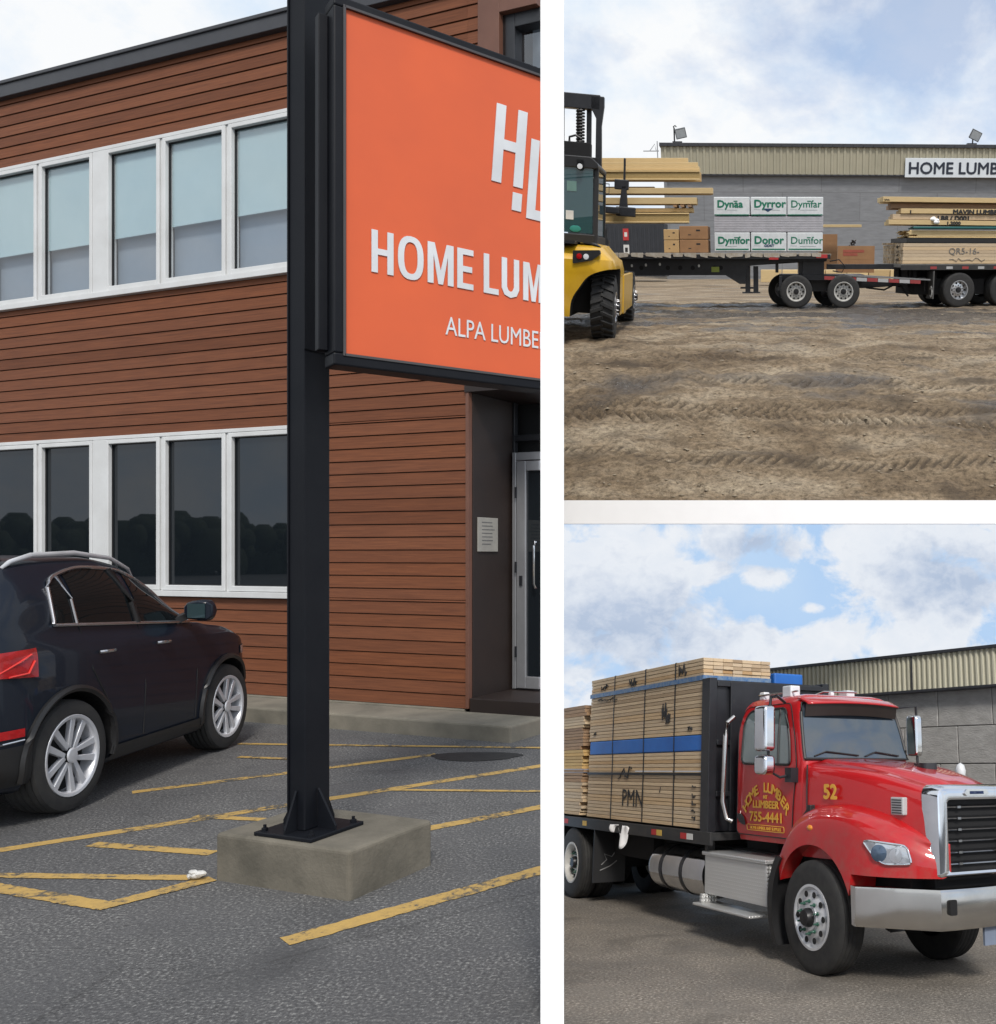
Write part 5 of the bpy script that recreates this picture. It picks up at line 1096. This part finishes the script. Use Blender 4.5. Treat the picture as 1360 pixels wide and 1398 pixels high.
loose = [(-1.12, 7, 3.24, .15, .1, lumg, 'top loose plank overhanging furthest from the loaded truck'), (-.8, 7, 3.06, .15, .3, lumo, 'rough tapered plank just under the top one on the loaded truck'), (-.5, 7, 2.9, .15, .15, lumg, 'plank carrying black stencilled letters on the loaded truck'),
         (-.75, 7, 2.72, .16, .2, lum, 'plank with bright white cut end on the loaded truck'), (-.92, 7, 2.57, .14, .1, lumg, 'pale plank just above the teal board on the loaded truck'), (-.1, 7, 2.45, .06, .05, mat('teal_board', (.025, .13, .13), None, 4, .6), 'teal painted board in the loaded truck stack')]
for k, (x0, x1, z, h_, y0, mm, nm) in enumerate(loose):
    t = thing('loose_plank', nm, 'plank', RT @ tr(x0, y0, z), 'loose planks on top of the loaded truck'); f = MB()
    f.box(0, x1 - x0, 0, .28, 0, h_); f.box(.15 * k, x1 - x0, .3, .58, -.01, h_ - .02); f.box(.3, x1 - x0, .6, 1.3, 0, h_ * .8); f.build('planks', mm, t, bevel=.006, M=rot('Y', random.uniform(-.3, .3)))
    if k in (2, 3): 
        f = MB(); f.text('MAVIN LUMBR' if k == 2 else 'LB8 ( D001', .14, frame((1.5 if k == 3 else 1.75, -.012, -.02 if k == 3 else 0), (1, 0, 0), (0, 0, 1)), 1.25, .004, .012)
        if k == 2: f.box(.3, .34, -.01, .0, .0, .1)
        f.build('lettering', ink, t)
    if k == 4: f = MB(); f.text('1.2000', .1, frame((1.95, -.012, 0), (1, 0, 0), (0, 0, 1)), 1.3, .004, .01); f.build('lettering', ink, t)
    if k == 0: f = MB(); scrawl(f, .03, .03, .2, .06, 6, -.006, .012, 2); f.build('lettering', ink, t)
f = MB(); [f.ball((random.uniform(0, .3), random.uniform(0, .1), random.uniform(0, .15)), .08, .06, .055, 7) for k in range(6)]
tag(f.build('white_bag', white_paint, M=RT @ tr(.42, .05, 2.62), smooth=30), 'white plastic scrap stuck between planks of the loaded truck', 'bag')

# ---- forklift, seen from behind
FK = YARD @ tr(-3.36, 19.9, .0) @ rot('Z', 5.0) @ rot('Y', 4.0)
fk = thing('forklift', 'yellow forklift with black mast and glazed cab carrying golden beams', 'forklift', FK)
fy = mat('forklift_yellow', (.62, .36, .012), (.52, .29, .012), 2.2, .35, 0, .05, 40, coat=.3)
FW = 2.3
sec = []
def fsil(y):   # rear body: outline across x at distance y
    k = min(1, max(0, (y + .75) / .6)); s_ = math.sqrt(1 - (1 - k) ** 2) if k < 1 else 1
    ztop = interp([(-.75, 1.5), (-.5, 1.72), (.2, 1.8), (1.1, 1.82), (1.8, 1.65)], y); x1 = .02 - .32 * (1 - s_); 
    return [(-FW - x1, y, .42), (x1, y, .42), (x1, y, 1.32), (x1 - .05, y, 1.52), (x1 - .28, y, ztop - .03), (x1 - .5, y, ztop), (-FW - x1 + .5, y, ztop), (-FW - x1 + .28, y, ztop - .03), (-FW - x1 + .05, y, 1.52), (-FW - x1, y, 1.32)]
f = MB(); f.loft([fsil(-.75 + 2.55 * i / 24) for i in range(25)], True, True); fb = f.build('counterweight', [fy, dark_void], fk, smooth=35)
cu = MB(); ap = [(-.62, .2), (-.66, .75), (-.5, 1.12), (-.2, 1.3), (.25, 1.34), (.6, 1.25), (.78, .8), (.8, .2)]
for xa, xb in ((0, 0), (-FW - .3, -FW + .66)):
    c_ = MB()
    if xb: c_.prism(fillet(ap, .15, 4), 'x', xa, xb)
    else: c_.prism(fillet([(-.86, .1), (-.82, .75), (-.5, 1.22), (-.12, 1.36), (.3, 1.36), (.3, .1)], .15, 4), 'y', -1.2, .72)
    co = c_.build('cutter', [dark_void]); co.parent = fk
    bo = fb.modifiers.new('arch', 'BOOLEAN'); bo.object = co; bo.operation = 'DIFFERENCE'; bo.solver = 'EXACT'
    try: bo.material_mode = 'TRANSFER'
    except Exception: pass
    dg = bpy.context.evaluated_depsgraph_get(); me = bpy.data.meshes.new_from_object(fb.evaluated_get(dg)); fb.modifiers.clear(); fb.data = me; bpy.data.objects.remove(co)
bv = fb.modifiers.new('bevel', 'BEVEL'); bv.width = .015; bv.segments = 2; bv.angle_limit = R(40)
# wheel opening seen from behind: the fender overhangs a recess
f = MB(); f.box(-.74, -.08, -.9, -.6, .3, 1.28); 
f = MB(); f.prism(fillet([(-.78, 1.66), (-.28, 1.7), (-.26, 1.63), (-.42, 1.5), (-.78, 1.42)], .02, 2), 'y', -.79, -.6); lc = f.build('lamp_panel', cplast, fk)
for x, mm in ((-.66, redl), (-.53, lampw)):
    f = MB(); f.lathe([(.055, -.79), (.05, -.81), (.001, -.815)], (x, 0, 1.56), (0, 1, 0), 16); f.build('tail_lamp', mm, lc)
f = MB(); f.box(-1.9, -.75, -.74, .2, 1.78, 1.84); f.prism(fillet([(-.9, 1.84), (-.55, 1.8), (-.3, 1.76), (-.5, 1.83)], .02), 'y', -.2, .6); f.build('engine_cover', cplast, fk, bevel=.02)
f = MB(); f.box(-.06, .04, 1.6, 4.7, .42, 1.22); f.box(-.5, .03, 1.9, 2.6, .38, .415); f.build('side_tank', fy, fk, bevel=.03)
f = MB(); f.box(-FW - .04, -FW + .06, 1.6, 4.7, .42, 1.22); f.build('side_tank', fy, fk, bevel=.03)
f = MB(); f.box(-FW + .4, -.4, -.2, 6.6, .5, 1.1); f.box(-FW + .1, -.1, 5.4, 6.2, .5, 1.2); f.build('chassis', dark_void, fk)
wheel(fk, tr(-.01, .05, .62) @ rot('Z', 94), .6, .47, .3, 'steer', tread=True).matrix_local = tr(-.01, .05, .61) @ rot('Z', 90)
wheel(fk, tr(-FW + .01, .05, .61) @ rot('Z', -90), .6, .47, .3, 'steer', tread=True)
wheel(fk, tr(.03, 5.7, .6) @ rot('Z', 90), .59, .45, .3, 'steer', tread=True); wheel(fk, tr(-FW - .03, 5.7, .6) @ rot('Z', -90), .59, .45, .3, 'steer', tread=True)
# cab
f = MB()
X0, X1, Y0, Y1, Z0, Z1 = -1.75, -.6, 1.7, 3.6, 1.7, 3.35
for x in (X0, X1):
    f.bar((x, Y0, Z0), (x - .0, Y0 + .1, Z1), .1, .1); f.bar((x, Y1, Z0), (x, Y1 - .1, Z1), .1, .1)
f.box(X0, X1, Y0 - .05, Y0 + .05, Z0, 2.0); f.prism(fillet([(X0 - .04, 3.32), (X1 + .04, 3.32), (X1 + .05, 3.42), (X1 - .1, 3.55), (X0 + .1, 3.55), (X0 - .05, 3.42)], .05), 'y', Y0 - .05, Y1 + .1)
f.box(X1 - .05, X1 + .05, Y0, Y1, Z0, 1.98); f.build('cab_frame', cplast, fk, bevel=.02)
cgl = glass_pane('forklift_glass', gloss=.2, dark=(.03, .075, .085))
f = MB(); f.box(X0 + .04, X1 - .06, Y0 - .02, Y0 + .0, 2.02, 3.32); f.box(X1 + .01, X1 + .02, Y0 + .12, Y1 - .12, 2.0, 3.3); wg_ = f.build('cab_window', cgl, fk)
f = MB(); f.box(X1 - .62, X1 - .46, Y0 - .03, Y0 - .021, 2.28, 2.46); f.build('paper_notice', wm, wg_)
f = MB(); f.box(X1 - .6, X1 - .4, Y0 - .028, Y0 - .021, 2.85, 3.05); f.build('paper_notice', mat('pale_teal_sheet', (.12, .22, .2)), wg_)
f = MB(); f.ball((X1 - .42, Y0 - .03, 2.1), .12, .012, .07, 8); f.build('teal_cloth', mat('teal_cloth', (.02, .2, .17), None, 6, .8), wg_)
f = MB(); f.lathe([(.07, -.1), (.075, 0), (.001, .0)], (X1 - .32, Y0 - .05, 3.34), (0, 1, 0), 16); f.box(X1 - .4, X1 - .24, Y0 - .05, Y0 + .1, 3.3, 3.48); wl_ = f.build('work_lamp', cplast, fk)
f = MB(); f.lathe([(.055, -.105), (.001, -.108)], (X1 - .32, Y0 - .05, 3.34), (0, 1, 0), 16); f.build('lens', lampw, wl_)
# mast
MY = 6.7
f = MB()
for x in (-1.02, -2.35): f.prism([(x - .1, .3), (x + .07, .3), (x + .08, 3.4), (x + .06, 4.75), (x + .12, 5.2), (x + .12, 5.42), (x - .22, 5.42), (x - .22, 5.15), (x - .08, 4.9)], 'y', MY, MY + .2); f.box(x - .34, x - .22, MY + .22, MY + .38, .3, 5.3) ; f.box(x - .24, x - .06, MY + .02, MY + .16, .4, 3.72)
f.box(-2.5, -1.0, MY, MY + .3, 5.1, 5.45); f.build('mast', black, fk, bevel=.015)
f = MB(); pts = [(-1.5 + .09 * math.cos(t), MY + .1 + .09 * math.sin(t), 3.9 + t * .0117) for t in [k * .5 for k in range(205)]]; f.tube(pts, .03, 5); f.tube([(-1.5, MY + .1, 3.8), (-1.5, MY + .1, 5.15)], .05, 6); f.tube([(-1.95, MY + .1, 3.8), (-1.95, MY + .1, 5.15)], .05, 6); f.build('hose_coil', rubber_seal, fk)
f = MB(); f.box(-2.4, -1.2, MY - .3, MY + .1, 3.3, 4.28); f.box(-1.28, -1.02, MY - .2, MY + .1, 3.2, 3.95); cr = f.build('carriage', dark_void, fk, bevel=.02)
f = MB(); f.box(-1.98, -1.9, MY - .31, MY - .3, 4.06, 4.18); f.build('plate', wm, cr)
f = MB(); f.tube([(-1.75, MY - .1, 4.28), (-1.75, MY - .1, 4.4), (-1.6, MY - .1, 4.45), (-1.45, MY - .1, 4.38)], .03, 6); f.tube([(-1.3, MY - .2, 3.45), (-.85, MY - .2, 3.45)], .025, 6); f.tube([(-.98, MY - .25, 3.34), (-.72, MY - .25, 3.34), (-.72, MY - .25, 3.1), (-.98, MY - .25, 3.1)], .015, 5)
rr = random.Random(9)
for k in range(9): f.tube([(-.95 + rr.uniform(-.1, .25), MY - .4, 1.75 + rr.random() * .3), (-.85 + rr.uniform(-.1, .2), MY - .4, 1.95 + rr.random() * .3), (-.8 + rr.uniform(-.1, .15), MY - .4, 1.8 + rr.random() * .5)], .03, 5)
f.box(-1.1, -.7, MY - .5, MY, 1.2, 1.95); f.build('hose', rubber_seal, fk)
f = MB(); f.tube([(-.42, MY + 1.0, 2.8), (-.42, MY + 1.0, 4.1)], .035, 6); f.box(-.68, -.3, MY + .9, MY + 1.1, 3.3, 3.55); f.prism([(-.56, 2.7), (-.3, 2.7), (-.36, 3.4), (-.48, 3.4)], 'y', MY + .9, MY + 1.1); f.box(-.62, -.1, MY + .85, MY + 1.1, 2.62, 2.86); f.box(-.9, -.5, MY + .4, MY + 1, 2.66, 2.82); f.build('load_clamp', black, fk, bevel=.02)
# beams on the forks
bg_ = 'golden beams carried by the forklift'
beams = [(-2.55, 4.08, .12, .5, 'highest golden beam on the forklift, set furthest back'), (-2.26, 3.97, .1, .3, 'second golden beam from the top on the forklift'), (-2.22, 3.86, .1, .2, 'third golden beam from the top on the forklift'), (-2.2, 3.6, .24, .05, 'deep speckled beam at the bottom of the upper tier on the forklift'),
         (-1.85, 3.25, .15, .1, 'longest beam reaching furthest right on the forklift'), (-2.3, 2.98, .17, .1, 'beam just below the longest one on the forklift'), (-2.4, 2.78, .1, .2, 'thin upper beam of the lowest tier on the forklift'), (-2.52, 2.49, .26, .05, 'deep speckled beam at the very bottom of the forklift load')]
osb = wood('speckled_strand', (.46, .33, .14), (.3, .21, .08), (.7, .55, .3), (14, 14, 14))
for k, (x1, z, h_, dy, nm) in enumerate(beams):
    t = thing('wood_beam', nm, 'beam', YARD @ tr(-6.6, 27.9 + dy, z), bg_)
    f = MB(); L_ = x1 + 6.6
    if k in (3, 7): f.box(0, L_, .03, .12, .035, h_ - .035, 1); f.box(0, L_, 0, .15, 0, .035); f.box(0, L_, 0, .15, h_ - .035, h_)
    else: f.box(0, L_, 0, .16, 0, h_)
    for j in range(3): f.box(0, L_ - random.uniform(0, .12), .2 + j * .2, .36 + j * .2, 0, h_)
    f.build('timber', [lumg, osb], t, bevel=.008)
f = MB()
for z in (3.45, 2.6): f.box(-6.4, -3.5, 28.3, 28.5, z - .1, z)
for k in range(3): f.box(-2.95 + k * .2, -2.85 + k * .2, 27.95, 28.6, 2.9, 2.96)
tag(f.build('bearer_sticks', lumo, M=YARD), 'dark spacer sticks between the tiers of beams on the forklift', 'spacer')
